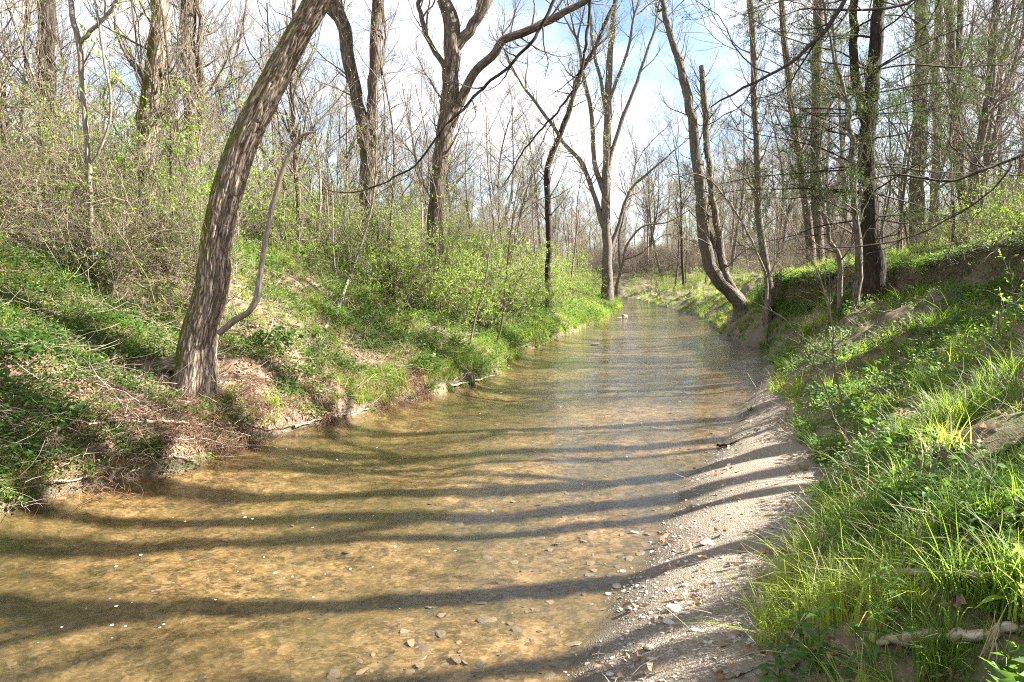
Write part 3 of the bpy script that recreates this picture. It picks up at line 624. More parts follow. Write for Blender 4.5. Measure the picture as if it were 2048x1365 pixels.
def leaf_mesh(name, rng, ls, n, size, m, wd=0.55, t0=0.2):
    P, Rd = ls[-1]; st, d, r, L, t = spawn(P, Rd, n, t0, 1.0, (0.3, 1.2), rng)
    V, T = leaves(st, d, rng.uniform(*size, n), wd, rng, 0.1)
    return mk_mesh(name, V, [T], m)
WS = [0.5]
def px_line(px, depth, k=None, ground=True, wob=0.0, rng=RNG):
    """px rows (u, v, width_px[, depth]) from the base up -> (k,3) points, (k,) radii; the base is run down into the soil"""
    rows = []
    for p in px:
        y = p[3] if len(p) > 3 else depth
        rows.append([*at(p[0], p[1], y), WS[0] * p[2] * y / F])
    rows = np.array(rows)
    if ground:
        b = rows[0]; z = h1(b[0], b[1])
        if z < b[2] - 0.05: rows = np.vstack([[b[0], b[1], z - 0.25, b[3] * 1.15], rows])
        else: rows = np.vstack([[b[0] - (rows[1][0] - b[0]) * 0.1, b[1], min(z, b[2]) - 0.35, b[3] * 1.15], rows])
    k = k or max(8, 3 * len(rows))
    q = resample(rows, k)
    if wob: q[:, :3] += np.stack([wob * vnoise(np.arange(k) * 0.6, np.full(k, s_ * 9.0), seed=int(rng.integers(999))) for s_ in range(3)], 1) * np.array([1, 1, 0.2])
    return q[:, :3], np.maximum(q[:, 3], 0.002)
def extend_up(rng, P, Rd, n, length):
    """crown leaders beyond the last traced point"""
    T = norm(P[-1] - P[-3]); st = np.repeat(P[-1][None], n, 0); d = T + rng.normal(0, 0.28, (n, 3)) * [1, 1, 0.3] + [0, 0, 0.4]
    A = grow(st, d, length * rng.uniform(0.7, 1.1, n), 12, 0.12, 0.1, rng)
    return A, taper(np.full(n, Rd[-1] * (0.95 if n == 1 else 0.75)), 0.012, 12)
def pad(a, k=12): return resample(a, k)
NT = [0]
def key_tree(name, label, cat, stems, depth, barkm, limbs=(), tw=(60, 300, 700), leader=(2, 6), leaf=None, twm='twig', group=None, sides=16, seed=None, twl=(0.8, 2.2), t0=0.3, up=0.12, lext=True):
    """stems: first is the trunk; limbs: further traced lines; all become parts of one tree"""
    NT[0] += 1; rng = np.random.default_rng(seed or 500 + NT[0])
    base = None; lines = []; meshes = []
    for j, sp in enumerate(list(stems) + list(limbs)):
        P, Rd = px_line(sp, depth, max(14, 5 * len(sp)), ground=(j < len(stems) and j == 0), wob=(0.03 if depth < 20 else 0.04) if depth > 9 else 0.012, rng=rng)
        if j == 0: base = np.array([P[0][0], P[0][1], h1(P[0][0], P[0][1])])
        meshes.append(('trunk' if j < len(stems) else 'limb', P, Rd)); lines.append((P, Rd))
    root = link(name, None, loc=base); tag(root, label, cat, group)
    AP = [pad(np.column_stack([P, Rd]), 16) for P, Rd in lines]
    if leader[0]:
        for P, Rd in lines[:len(stems)]:
            if P[-1][2] > 2.5 and Rd[-1] > 0.02:
                A, RA = extend_up(rng, P, Rd, leader[0], leader[1])
                for a, r in zip(A, RA): meshes.append(('limb', a, r)); AP.append(pad(np.column_stack([a, r]), 16))
    if lext:
        for P, Rd in lines[len(stems):]:
            d0 = norm(P[-1] - P[-4]); st = np.repeat(P[-1][None], 3, 0)
            A = grow(st, d0 + rng.normal(0, 0.3, (3, 3)), rng.uniform(0.07, 0.13, 3) * depth, 12, 0.13, 0.08, rng); RA = taper(np.full(3, Rd[-1] * 0.8), 0.004, 12)
            for a, r in zip(A, RA): meshes.append(('limb', a, r)); AP.append(pad(np.column_stack([a, r]), 16))
    for nm, P, Rd in meshes:
        s_ = sides if Rd.max() > 0.05 else 8
        V, Qd, B = tubes(P[None], Rd[None], s_)
        if Rd.max() > 0.05:                       # uneven girth
            c = np.repeat(P, s_, 0); dv = V - c
            dv *= (1 + 0.10 * fbm(B[:, 0] * 6, B[:, 1] * 6, B[:, 2] * 1.5, 3, seed=int(rng.integers(999))))[:, None]; V = c + dv
        link(nm, mk_mesh(nm, V - base, [Qd], M[barkm], True, {'bc': ('FLOAT_VECTOR', B)}), root)
    AP = np.array(AP); AR = np.maximum(AP[:, :, 3], 0.002); AP = AP[:, :, :3]
    if tw[0]:
        ls = crown_lines(rng, AP, AR, *tw, abs_l=twl, t0=t0, up=up)
        ls0 = [(p - base, r) for p, r in ls]
        link('twigs', lines_mesh('twigs', ls0, M[twm]), root)['kind'] = 'stuff'
        if leaf:
            link('leaves', leaf_mesh('leaves', rng, ls0, leaf[0], leaf[1], M[leaf[2]]), root)['kind'] = 'stuff'
    return root

# the big leaning tree in the left foreground, with cut furrows in its bark
def leaning_tree():
    rng = np.random.default_rng(3)
    D = 7.8
    px = [(386, 800, 84), (390, 756, 82), (394, 705, 74), (404, 653, 68), (422, 587, 64), (431, 494, 60), (451, 400, 60), (481, 300, 54), (527, 200, 52), (580, 100, 48), (637, 0, 46), (690, -85, 42), (760, -190, 38)]
    P, Rd = px_line(px, D, 620); base = np.array([P[0][0], P[0][1], h1(P[0][0], P[0][1])])
    root = link('leaning_tree', None, loc=base)
    tag(root, 'thick leaning tree with deeply ridged bark rising from the left bank at the water', 'tree')
    sd = 150; V, Qd, B = tubes(P[None], Rd[None], sd)
    c = np.repeat(P, sd, 0); dv = V - c; r = np.repeat(Rd, sd)
    th = np.arctan2(B[:, 1], B[:, 0]); sl = B[:, 2] - B[:, 2].min()
    wx = 0.6 * fbm(B[:, 0] * 9, B[:, 1] * 9, B[:, 2] * 5, 3, seed=1)
    rd = 1 - np.abs(fbm(B[:, 0] * 27 + wx, B[:, 1] * 27 + wx, B[:, 2] * 3.0 + wx, 2, seed=4)) * 2.2
    rd = np.clip(rd, -0.6, 1)                       # 1 at the groove
    lump = fbm(B[:, 0] * 5, B[:, 1] * 5, B[:, 2] * 2.2, 3, seed=9)
    fine = fbm(B[:, 0] * 60, B[:, 1] * 60, B[:, 2] * 22, 3, seed=14)
    hb = np.clip((sl - 0.0) / 1.6, 0, 1)
    dr = -0.02 * np.clip(rd, 0, 1) ** 1.3 * (0.5 + 0.5 * hb) + 0.013 * lump + 0.003 * fine
    fl = np.exp(-np.clip(sl - 0.3, 0, 9) / 0.28)
    dr = dr + r * fl * (0.3 + 0.28 * np.cos(4 * th + 1.0) + 0.14 * np.cos(7 * th))
    V = c + dv * (1 + dr / r)[:, None]
    link('trunk', mk_mesh('trunk', V - base, [Qd], M['bark_lean'], True, {'bc': ('FLOAT_VECTOR', B)}), root)
    # buttress root bulging to the left, and smaller ones
    for rp, w in (([(385, 715), (350, 728), (318, 742), (296, 770)], (46, 34, 26, 8)), ([(392, 770), (372, 790), (352, 812)], (40, 26, 8)), ([(395, 770), (418, 792), (432, 815)], (40, 22, 8))):
        q = px_line([(a, b, c_, D - 0.05 + 0.02 * i_) for i_, ((a, b), c_) in enumerate(zip(rp, w))], D, 30, ground=False)
        Vr, Qr, Br = tubes(q[0][None], q[1][None], 24)
        cc = np.repeat(q[0], 24, 0); Vr = cc + (Vr - cc) * (1 + 0.2 * fbm(Br[:, 0] * 14, Br[:, 1] * 14, Br[:, 2] * 6, 3))[:, None]
        link('root', mk_mesh('root', Vr - base, [Qr], M['bark_lean'], True, {'bc': ('FLOAT_VECTOR', Br)}), root)
    # sucker that leaves the trunk to the right and runs up
    sk = [(438, 668, 15), (470, 640, 15), (500, 622, 14), (516, 585, 16), (521, 545, 13), (532, 480, 13), (548, 400, 12), (566, 340, 11), (590, 290, 9), (606, 270, 8), (632, 264, 4)]
    WS[0] = 0.43; q = px_line(sk, 7.7, 60, ground=False, wob=0.006); WS[0] = 0.5
    tw = []
    Vr, Qr, Br = tubes(q[0][None], q[1][None], 12); link('limb', mk_mesh('limb', Vr - base, [Qr], M['bark_pale'], True, {'bc': ('FLOAT_VECTOR', Br)}), root)
    q2 = px_line([(596, 284, 6), (601, 262, 5), (603, 246, 2)], 7.7, 8, ground=False); Vr, Qr, Br = tubes(q2[0][None], q2[1][None], 8)
    link('limb', mk_mesh('limb', Vr - base, [Qr], M['bark_brown'], True, {'bc': ('FLOAT_VECTOR', Br)}), root)
    A, RA = extend_up(rng, P, Rd, 3, 6)
    for a, r_ in zip(A, RA):
        Vr, Qr, Br = tubes(a[None], r_[None], 12); link('limb', mk_mesh('limb', Vr - base, [Qr], M['bark_lean'], True, {'bc': ('FLOAT_VECTOR', Br)}), root)
    ls = crown_lines(rng, A, RA, 40, 200, 500, t0=0.1); ls = [(p - base, r_) for p, r_ in ls]
    st, d, r_, L, t = spawn(P[None, ::60], Rd[None, ::60], 22, 0.3, 0.97, (0.9, 1.5), rng)
    sh = grow(st, d, rng.uniform(0.25, 0.9, 22), 6, 0.22, 0.12, rng) - base
    mb = MB(); [mb.tubes(p, r_, 3) for p, r_ in ls]; mb.tubes(sh, taper(np.full(22, 0.004), 0.0015, 6), 3)
    link('twigs', mb.mesh('twigs', M['twig']), root)['kind'] = 'stuff'
leaning_tree()

WS[0] = 0.40
T = key_tree
T('dark_tree', 'dark straight vine-wrapped trunk near the left edge of the photo', 'tree', [[(135, 440, 50), (112, 380, 48), (98, 300, 46), (97, 200, 42), (92, 100, 38), (94, 0, 36)]], 11.5, 'bark_dark', tw=(90, 420, 1100), leaf=(1400, (0.015, 0.035), 'spring'))
T('leafy_sapling', 'slender pale sapling forking at the top with fresh green leaves along it', 'tree', [[(183, 570, 11), (182, 500, 11), (180, 400, 12), (176, 300, 12), (167, 200, 13), (160, 100, 14), (147, 40, 13), (140, 0, 12)]], 9.0, 'bark_pale',
  limbs=[[(161, 85, 10), (185, 60, 10), (215, 30, 9), (235, 0, 8)], [(180, 330, 7), (205, 290, 7), (222, 200, 6), (205, 100, 6), (195, 20, 5)]], tw=(50, 220, 480), leader=(1, 3), leaf=(900, (0.03, 0.07), 'spring'), twl=(0.3, 1.0))
T('mossy_tree', 'pale trunk with green moss down its left side and a bulging broken base', 'tree', [[(318, 480, 62), (300, 440, 40), (292, 400, 42), (290, 320, 46), (298, 220, 46), (312, 120, 42), (318, 40, 40), (322, 0, 38)]], 10.5, 'bark_moss', limbs=[[(322, 140, 12), (338, 170, 10), (345, 200, 4)]], tw=(80, 400, 1000), leaf=(700, (0.015, 0.03), 'spring'), sides=28)
T('grey_tree', 'straight grey-brown trunk just right of the mossy trunk', 'tree', [[(398, 470, 42), (392, 400, 40), (386, 300, 38), (384, 200, 36), (378, 100, 38), (372, 0, 38)]], 12.5, 'bark_brown', limbs=[[(396, 330, 12), (404, 200, 14), (400, 100, 12), (398, 0, 11)]], tw=(100, 450, 1200), leaf=(1200, (0.015, 0.03), 'spring'))
T('twin_trunk_tree', 'tree with two trunks parting low, one leaning left and one upright', 'tree', [[(742, 500, 44), (738, 420, 42), (736, 340, 42), (735, 290, 40), (720, 230, 32), (703, 150, 31), (690, 60, 32), (668, 0, 30)], [(738, 320, 30), (744, 240, 28), (748, 150, 28), (752, 60, 28), (756, 0, 28)]], 16, 'bark_brown',
  limbs=[[(690, 50, 14), (660, 25, 18), (640, -5, 18)], [(765, 150, 5), (770, 70, 6), (766, 0, 6)]], tw=(110, 520, 1300), leaf=(2400, (0.02, 0.045), 'spring'))
T('forked_tree', 'dark-sided tree with a long limb arching up to the right over the creek', 'tree', [[(868, 510, 46), (872, 430, 40), (878, 350, 36), (888, 270, 40), (898, 190, 40), (905, 110, 42), (905, 50, 40), (885, 0, 30)]], 15.5, 'bark_brown',
  limbs=[[(905, 185, 14), (885, 130, 13), (858, 85, 12), (842, 40, 12), (835, -10, 11)], [(905, 100, 32), (940, 60, 26), (972, 5, 24), (1000, -60, 20)], [(898, 250, 30), (920, 200, 24), (945, 150, 20), (985, 112, 20), (1010, 80, 19), (1060, 60, 18), (1110, 35, 17), (1185, -5, 14)]],
  tw=(130, 650, 1700), leaf=(2200, (0.015, 0.04), 'spring'), sides=24)
T('dark_leaning_tree', 'slim dark tree leaning right over the middle of the left thicket', 'tree', [[(1098, 560, 16), (1096, 440, 16), (1094, 340, 15), (1115, 280, 13), (1135, 230, 12), (1160, 150, 11), (1195, 85, 10), (1215, 40, 9)]], 24, 'bark_dark', tw=(80, 380, 900), leaf=(2600, (0.03, 0.06), 'bud'), leader=(1, 4))
T('broad_grey_tree', 'broad many-branched grey tree with pale green buds at the bend of the creek', 'tree', [[(1214, 575, 30), (1214, 500, 24), (1212, 400, 21), (1214, 300, 19), (1216, 200, 17), (1220, 100, 14), (1232, 0, 12)]], 40, 'bark_grey',
  limbs=[[(1212, 470, 15), (1190, 400, 12), (1165, 330, 11), (1130, 290, 9), (1090, 230, 8), (1050, 180, 6)], [(1214, 400, 13), (1190, 330, 12), (1185, 240, 10), (1170, 170, 9), (1155, 80, 7)], [(1216, 330, 11), (1240, 250, 10), (1275, 160, 8), (1310, 60, 6)], [(1216, 250, 10), (1205, 180, 9), (1185, 90, 7), (1180, 10, 6)], [(1214, 520, 12), (1240, 440, 9), (1262, 380, 7), (1310, 335, 5), (1350, 300, 3)], [(1218, 200, 9), (1250, 120, 7), (1270, 30, 6)]],
  tw=(240, 1500, 3600), leaf=(12000, (0.04, 0.085), 'bud'), leader=(2, 5), twl=(1.2, 3.4), t0=0.25)
T('arching_tree', 'small crooked tree arching over the creek beside its left shore', 'tree', [[(1231, 600, 11), (1236, 560, 8), (1246, 525, 6), (1256, 485, 5.5), (1290, 452, 4.5), (1335, 445, 3), (1380, 420, 2)]], 45, 'bark_grey',
  limbs=[[(1241, 540, 6), (1238, 480, 5), (1252, 410, 4), (1270, 330, 3)], [(1248, 520, 4), (1280, 508, 3), (1330, 470, 2), (1375, 480, 1.5)]], tw=(90, 400, 800), leader=(0, 0), twl=(0.6, 2))
T('curved_creek_tree', 'grey tree curving out of the right bank at the waterline, moss at its foot', 'tree', [[(1484, 612, 38), (1462, 585, 34), (1436, 560, 34), (1417, 520, 34), (1408, 460, 30), (1402, 390, 28), (1392, 300, 24), (1380, 220, 21), (1362, 140, 19), (1342, 70, 15), (1326, 15, 12), (1318, -30, 9)]], 23, 'bark_creek',
  limbs=[[(1470, 595, 24), (1448, 540, 20), (1436, 470, 17), (1424, 380, 15), (1416, 300, 15), (1410, 210, 16), (1404, 132, 12)], [(1478, 598, 9), (1455, 550, 8), (1430, 490, 7), (1408, 440, 6)], [(1326, 18, 6), (1318, 22, 5), (1312, 14, 3)]], tw=(90, 450, 1000), leader=(1, 3), leaf=(2400, (0.02, 0.045), 'bud'), sides=24, lext=False)
T('slender_grey_tree', 'slender upright trunk with bare twigs just right of the curved creek tree', 'tree', [[(1538, 575, 22), (1530, 520, 19), (1520, 440, 17), (1512, 300, 16), (1508, 180, 15), (1506, 80, 15), (1500, 0, 14)]], 19, 'bark_grey', tw=(100, 500, 1200), leaf=(1500, (0.02, 0.045), 'bud'))
T('bowed_sapling', 'thin bare sapling bowed leftwards from the right bank crest', 'tree', [[(1534, 580, 7), (1520, 520, 6), (1490, 455, 5.5), (1462, 410, 5), (1420, 362, 4), (1385, 348, 3), (1330, 352, 1.5)]], 18, 'bark_pale', tw=(40, 150, 200), leader=(0, 0), twl=(0.3, 1.3))
def cedar():
    r = T('cedar_tree', 'dark thick-trunked cedar with drooping green foliage on the right bank', 'tree', [[(1750, 520, 50), (1740, 480, 44), (1737, 400, 40), (1735, 320, 38), (1738, 240, 36), (1746, 160, 32), (1752, 80, 30), (1756, 0, 28)]], 12.5, 'bark_dark',
      limbs=[[(1732, 250, 26), (1715, 180, 22), (1706, 100, 20), (1710, 0, 18), (1712, -60, 15)]], tw=(0, 0, 0), leader=(1, 5), sides=24)
    rng = np.random.default_rng(77)
    base = np.array(r.location)
    P, Rd = px_line([(1740, 480, 40), (1737, 400, 40), (1738, 240, 36), (1752, 80, 30), (1756, -300, 24)], 12.5, 16, ground=False)
    # level, drooping boughs; the greater part is above the lower bare boughs
    n = 84; t = rng.uniform(0.06, 1, n); st = np.array([P[int(a * 15)] for a in t]); az = rng.uniform(0, 6.283, n)
    az = np.where(rng.uniform(0, 1, n) < 0.35, rng.normal(3.14, 0.6, n), az)
    A = grow(st, np.stack([np.cos(az), np.sin(az), rng.uniform(-0.1, 0.35, n)], 1), rng.uniform(1.2, 3.3, n), 9, 0.1, -0.015, rng)
    RA = taper(np.full(n, 0.02), 0.004, 9)
    s2, d2, r2, L2, t2 = spawn(A, RA, 900, 0.15, 1, (0.5, 1.1), rng); B = grow(s2, d2, rng.uniform(0.25, 0.8, 900), 5, 0.15, -0.03, rng); RB = taper(np.full(900, 0.004), 0.002, 5)
    s3, d3, r3, L3, t3 = spawn(B, RB, 3200, 0.1, 1, (0.4, 1.0), rng); Cc = grow(s3, d3, rng.uniform(0.15, 0.5, 3200), 4, 0.14, -0.03, rng); RC = taper(np.full(3200, 0.002), 0.001, 4)
    mb = MB(); [mb.tubes(p - base, q, 3) for p, q in ((A, RA), (B, RB), (Cc, RC))]; link('boughs', mb.mesh('boughs', M['twig_dark']), r)['kind'] = 'stuff'
    hi = Cc[(Cc[:, 0, 2] > 2.9 + 0.9 * fbm(Cc[:, 0, 0], Cc[:, 0, 1], seed=3)) & (fbm(Cc[:, 0, 0] * 1.1, Cc[:, 0, 1] * 1.1, Cc[:, 0, 2] * 1.1, seed=4) > -0.25)]; RH = taper(np.full(len(hi), 0.002), 0.001, 4)
    s4, d4, *_ = spawn(hi, RH, 110000, 0.0, 1, (0.3, 0.8), rng); s4 = s4 + rng.normal(0, 0.025, s4.shape)
    V, Tt = leaves(s4 - base, d4, rng.uniform(0.02, 0.05, len(s4)), 0.16, rng); link('foliage', mk_mesh('foliage', V, [Tt], M['cedar']), r)['kind'] = 'stuff'
cedar()
T('slim_front_tree', 'slim pale trunk standing right in front of the cedar', 'tree', [[(1717, 532, 17), (1712, 440, 15), (1706, 340, 14), (1700, 260, 12), (1690, 180, 9), (1670, 120, 6)]], 11.8, 'bark_grey', tw=(40, 160, 320), leader=(1, 2), twl=(0.3, 1.4))
T('backdrop_tree', 'narrow trunk leaning left of the cedar with its top lost in twigs', 'tree', [[(1622, 500, 22), (1608, 400, 17), (1596, 300, 16), (1580, 180, 15), (1570, 80, 14), (1562, 0, 13)]], 20, 'bark_brown', tw=(110, 560, 1400), leaf=(700, (0.02, 0.04), 'bud'))
T('backdrop_tree', 'straight mid-sized trunk close behind the cedar on its left', 'tree', [[(1636, 470, 28), (1632, 380, 26), (1632, 200, 25), (1638, 0, 23)]], 22, 'bark_grey', tw=(110, 560, 1400), leaf=(700, (0.02, 0.04), 'bud'))
T('crooked_sapling', 'crooked young tree with an S-shaped stem left of the cedar foot', 'tree', [[(1682, 528, 12), (1664, 490, 11), (1650, 440, 11), (1642, 390, 9), (1636, 330, 7)]], 13.5, 'bark_pale', tw=(30, 120, 200), leader=(1, 2), twl=(0.3, 1.2))
T('stout_grey_tree', 'stout grey trunk right of the cedar with leaf litter at its foot', 'tree', [[(1838, 500, 44), (1834, 420, 34), (1838, 300, 32), (1842, 150, 30), (1842, 0, 28)]], 17, 'bark_grey', tw=(120, 600, 1500), leaf=(500, (0.02, 0.04), 'bud'))
T('backdrop_tree', 'narrow trunk between the stout grey trunk and the twin trunks further right', 'tree', [[(1868, 440, 24), (1874, 300, 20), (1872, 150, 18), (1878, 0, 17)]], 21, 'bark_grey', tw=(110, 560, 1400))
T('twin_trunk_tree', 'pair of close parallel trunks near the right edge, the right one paler', 'tree', [[(1940, 440, 30), (1922, 380, 26), (1912, 250, 22), (1904, 120, 20), (1898, 0, 19)], [(1930, 400, 18), (1916, 300, 14), (1918, 150, 14), (1920, 0, 14)]], 17, 'bark_brown', tw=(120, 600, 1500))
T('leaning_right_tree', 'trunk leaning right beside the right edge with stripes of thin twigs', 'tree', [[(1945, 380, 22), (1962, 280, 20), (1980, 160, 19), (1988, 60, 18), (1996, -10, 17)]], 16, 'bark_grey', tw=(130, 640, 1600), up=0.05)
T('backdrop_tree', 'two-stemmed slim tree fanning out towards the right edge', 'tree', [[(1965, 370, 12), (1990, 270, 10), (2015, 170, 9), (2040, 90, 8)]], 18, 'bark_grey', limbs=[[(1970, 350, 9), (1980, 240, 8), (2020, 60, 7), (2030, 0, 6)]], tw=(100, 500, 1200))
T('leafy_sapling', 'thin bare pole leaning left behind the leaning tree', 'tree', [[(600, 470, 12), (596, 380, 12), (590, 280, 11), (585, 150, 10), (590, 0, 8)]], 14, 'bark_brown', tw=(50, 220, 400), leaf=(400, (0.02, 0.04), 'spring'), leader=(1, 3))
T('dark_tree', 'dark crooked branchy tree at the very left edge', 'tree', [[(20, 420, 14), (16, 300, 12), (8, 180, 10), (-6, 100, 9), (-20, 0, 8)]], 13, 'bark_dark', limbs=[[(30, 330, 8), (45, 200, 7), (50, 100, 6), (52, 0, 5)]], tw=(60, 280, 500), leader=(1, 3))

# ------------------------------------------------------------------ trees beyond the right edge that reach into view and shade the creek
def side_tree(label, x, y, H_, r0, seed, lean=(0, 0), limbs_px=(), dep=8, tw=(70, 380, 900), name='bank_tree', barkm='bark_grey', cat='tree', leaf=None):
    rng = np.random.default_rng(seed); z = h1(x, y); k = 16; t = np.linspace(0, 1, k)
    P = np.stack([x + lean[0] * t + 0.12 * np.sin(t * 5 + seed), y + lean[1] * t + 0.1 * np.sin(t * 4 + seed * 2), z - 0.3 + H_ * t], 1); Rd = r0 * (1 - 0.75 * t) + r0 * 0.5 * np.exp(-t * 30)
    base = np.array([x, y, z]); root = link(name, None, loc=base); tag(root, label, cat)
    V, Qd, B = tubes(P[None], Rd[None], 16); link('trunk', mk_mesh('trunk', V - base, [Qd], M[barkm], True, {'bc': ('FLOAT_VECTOR', B)}), root)
    st, d, r, L, tt = spawn(P[None], Rd[None], 9, 0.4, 0.95, (0.5, 0.9), rng)
    A = grow(st, d, H_ * rng.uniform(0.25, 0.42, 9), 14, 0.12, 0.09, rng); RA = taper(r * 0.65, 0.012, 14)
    AP = [np.column_stack([P, Rd])[:, :]] + [resample(np.column_stack([a, q]), 16) for a, q in zip(A, RA)]
    for a, q in zip(A, RA):
        V, Qd, B = tubes(a[None], q[None], 8); link('limb', mk_mesh('limb', V - base, [Qd], M[barkm], True, {'bc': ('FLOAT_VECTOR', B)}), root)
    for lp in limbs_px:
        q = px_line(lp, dep, 40, ground=False, wob=0.02, rng=rng)
        zj = float(np.clip(q[0][0][2] + 0.2, z + 1, z + H_ * 0.9)); j = int(np.argmin(abs(P[:, 2] - zj)))
        pts = resample(np.column_stack([np.vstack([P[j], q[0]]), np.concatenate([[q[1][0] * 1.6], q[1]])]), 50)
        V, Qd, B = tubes(pts[None, :, :3], np.maximum(pts[None, :, 3], 0.002), 8); link('limb', mk_mesh('limb', V - base, [Qd], M['twig_dark'], True, {'bc': ('FLOAT_VECTOR', B)}), root)
        AP.append(resample(pts, 16))
    AP = np.array(AP); ls = crown_lines(rng, AP[:, :, :3], np.maximum(AP[:, :, 3], 0.003), *tw, abs_l=(0.6, 2.4), t0=0.25)
    ls = [(p - base, q) for p, q in ls]; link('twigs', lines_mesh('twigs', ls, M['twig_dark']), root)['kind'] = 'stuff'
side_tree('tree beyond the right edge whose dark crooked limb crosses the upper right sky', 8.6, 7.0, 13, 0.2, 11,
          limbs_px=[[(1790, -60, 12), (1700, -10, 11), (1660, 50, 11), (1610, 100, 9), (1560, 140, 7), (1480, 180, 6), (1420, 215, 3)], [(1880, -30, 7), (1800, 12, 7), (1720, 20, 6), (1600, 18, 4)]], dep=8)
side_tree('tree beyond the right edge whose low pale branch sweeps down into the photo', 9.2, 9.6, 12, 0.17, 12,
          limbs_px=[[(2110, 280, 8), (2040, 312, 8), (1980, 335, 7), (1900, 362, 7), (1800, 350, 5), (1740, 360, 3)], [(2040, 312, 5), (1960, 400, 4), (1800, 480, 4), (1600, 500, 2)]], dep=9, tw=(110, 560, 1400), leaf=(700, (0.02, 0.04), 'bud'))
for k, (x, y, H_, r0, ln) in enumerate([(7.6, 4.6, 12, 0.15, (-0.5, 0)), (8.8, 5.6, 14, 0.13, (0.3, 0.2)), (7.3, 3.4, 11, 0.10, (-0.3, 0.1)), (10.5, 6.4, 15, 0.2, (0, 0)), (9.4, 1.4, 12, 0.11, (0.2, 0.3)), (9.5, 3.9, 14, 0.12, (0.2, -0.2)), (12.2, 8.6, 15, 0.2, (-0.6, 0)), (8.3, 2.9, 12, 0.07, (0.4, 0.3)), (10.2, 7.9, 13, 0.08, (-0.4, 0.2)), (9.2, 4.9, 12, 0.06, (0.5, -0.3)), (11.0, 3.4, 13, 0.07, (-0.5, 0.2))]):
    side_tree(['thick', 'tall straight', 'slim', 'heavy', 'near', 'thin tall', 'distant', 'very slim', 'slim leaning', 'whippy', 'slight'][k] + ' tree outside the right edge that throws a shadow stripe on the gravel bar', x, y, H_, r0, 40 + k, ln, tw=(26, 110, 150))

# hanging dark vine-like branches across the middle and top
def hang(name, label, cat, px, depth, m='bark_dark', tw=(12, 40, 60), rng=None):
    rng = np.random.default_rng(abs(hash(label)) % 1000 if rng is None else rng); q = px_line(px, depth, 60, ground=False, wob=0.03, rng=rng); b = q[0][0]
    V, Qd, B = tubes(q[0][None], q[1][None], 8); o = link(name, mk_mesh(name, V - b, [Qd], M[m], True, {'bc': ('FLOAT_VECTOR', B)}), None, b); tag(o, label, cat)
    if tw[0]:
        a = resample(np.column_stack([q[0], q[1]]), 16)[None]; ls = crown_lines(rng, a[:, :, :3], np.maximum(a[:, :, 3], 0.003), *tw, abs_l=(0.2, 1.0), t0=0.05)
        link('twigs', lines_mesh('twigs', [(p - b, r) for p, r in ls], M['twig_dark']), o)['kind'] = 'stuff'
hang('hanging_vine', 'long dark vine swinging from upper right down across the forked tree', 'vine', [(1150, -60, 8), (1110, 0, 8), (1080, 60, 8), (1040, 110, 7.5), (980, 165, 7), (930, 215, 7), (880, 265, 6), (830, 330, 5), (780, 360, 4), (730, 380, 4), (690, 386, 3), (655, 380, 2)], 11, rng=1)
hang('hanging_vine', 'thin dark vine dropping from the top centre towards the shrubs', 'vine', [(1190, -60, 7), (1180, 0, 7), (1172, 90, 7), (1150, 170, 6), (1110, 230, 5), (1050, 300, 4), (1010, 370, 3)], 12, rng=2)

# ------------------------------------------------------------------ prototypes for the wood, thicket and shrubs
def proto_tree(seed, H_, r0, n_limb, tw, leaf=None, barkm='bark_grey', twm='twig', fork=0.5, lean=1.3):
    rng = np.random.default_rng(seed); k = 16; t = np.linspace(0, 1, k)
    a = rng.uniform(0, 6.28)
    P = np.stack([lean * t ** 1.4 * math.cos(a) + 0.03 * H_ * np.sin(t * 6 + seed), lean * t ** 1.4 * math.sin(a) + 0.12 * np.sin(t * 4 + 2 * seed), -0.3 + (H_ + 0.3) * t], 1)
    Rd = r0 * (1 - 0.85 * t) + 0.4 * r0 * np.exp(-t * 40) + 0.008
    V, Qd, B = tubes(P[None], Rd[None], 10); trunk = mk_mesh('trunk', V, [Qd], M[barkm], True, {'bc': ('FLOAT_VECTOR', B)})
    st, d, r, L, tt = spawn(P[None], Rd[None], n_limb, fork, 0.95, (0.45, 1.05), rng)
    A = grow(st, d, H_ * rng.uniform(0.22, 0.45, n_limb), 16, 0.14, 0.07, rng); RA = taper(r * 0.6, 0.01, 16)
    AP = np.concatenate([P[None], A]); AR = np.concatenate([Rd[None], RA])
    ls = crown_lines(rng, AP, AR, *tw, abs_l=(H_ * 0.08, H_ * 0.2), t0=0.25)
    mb = MB(); mb.tubes(A, RA, 6); [mb.tubes(p, q, 3) for p, q in ls]; crown = mb.mesh('crown', M[twm])
    lf = leaf_mesh('leaves', rng, ls, leaf[0], leaf[1], M[leaf[2]]) if leaf else None
    return trunk, crown, lf
def proto_shrub(seed, H_, nst, tw, leaf=None, m='twig', spread=0.35, r0=0.009, wander=0.12, up=0.05):
    rng = np.random.default_rng(seed); az = rng.uniform(0, 6.283, nst)
    st = np.stack([rng.normal(0, 0.12, nst), rng.normal(0, 0.12, nst), np.full(nst, -0.1)], 1)
    d = np.stack([np.cos(az) * spread, np.sin(az) * spread, np.ones(nst)], 1)
    P = grow(st, d, H_ * rng.uniform(0.5, 1.1, nst), 12, wander, up, rng); Rd = taper(r0 * rng.uniform(0.6, 1.3, nst), 0.002, 12)
    stems = MB().tubes(P, Rd, 5).mesh('stems', M[m])
    ls = crown_lines(rng, P, Rd, *tw, abs_l=(H_ * 0.12, H_ * 0.35), t0=0.15, rmin=0.0022, up=0.03)
    twg = lines_mesh('twigs', ls, M[m], (3, 3, 3))
    lf = None
    if leaf:
        lf = leaf_mesh('leaves', rng, ls, leaf[0], leaf[1], M[leaf[2]], 0.6)
    return stems, twg, lf
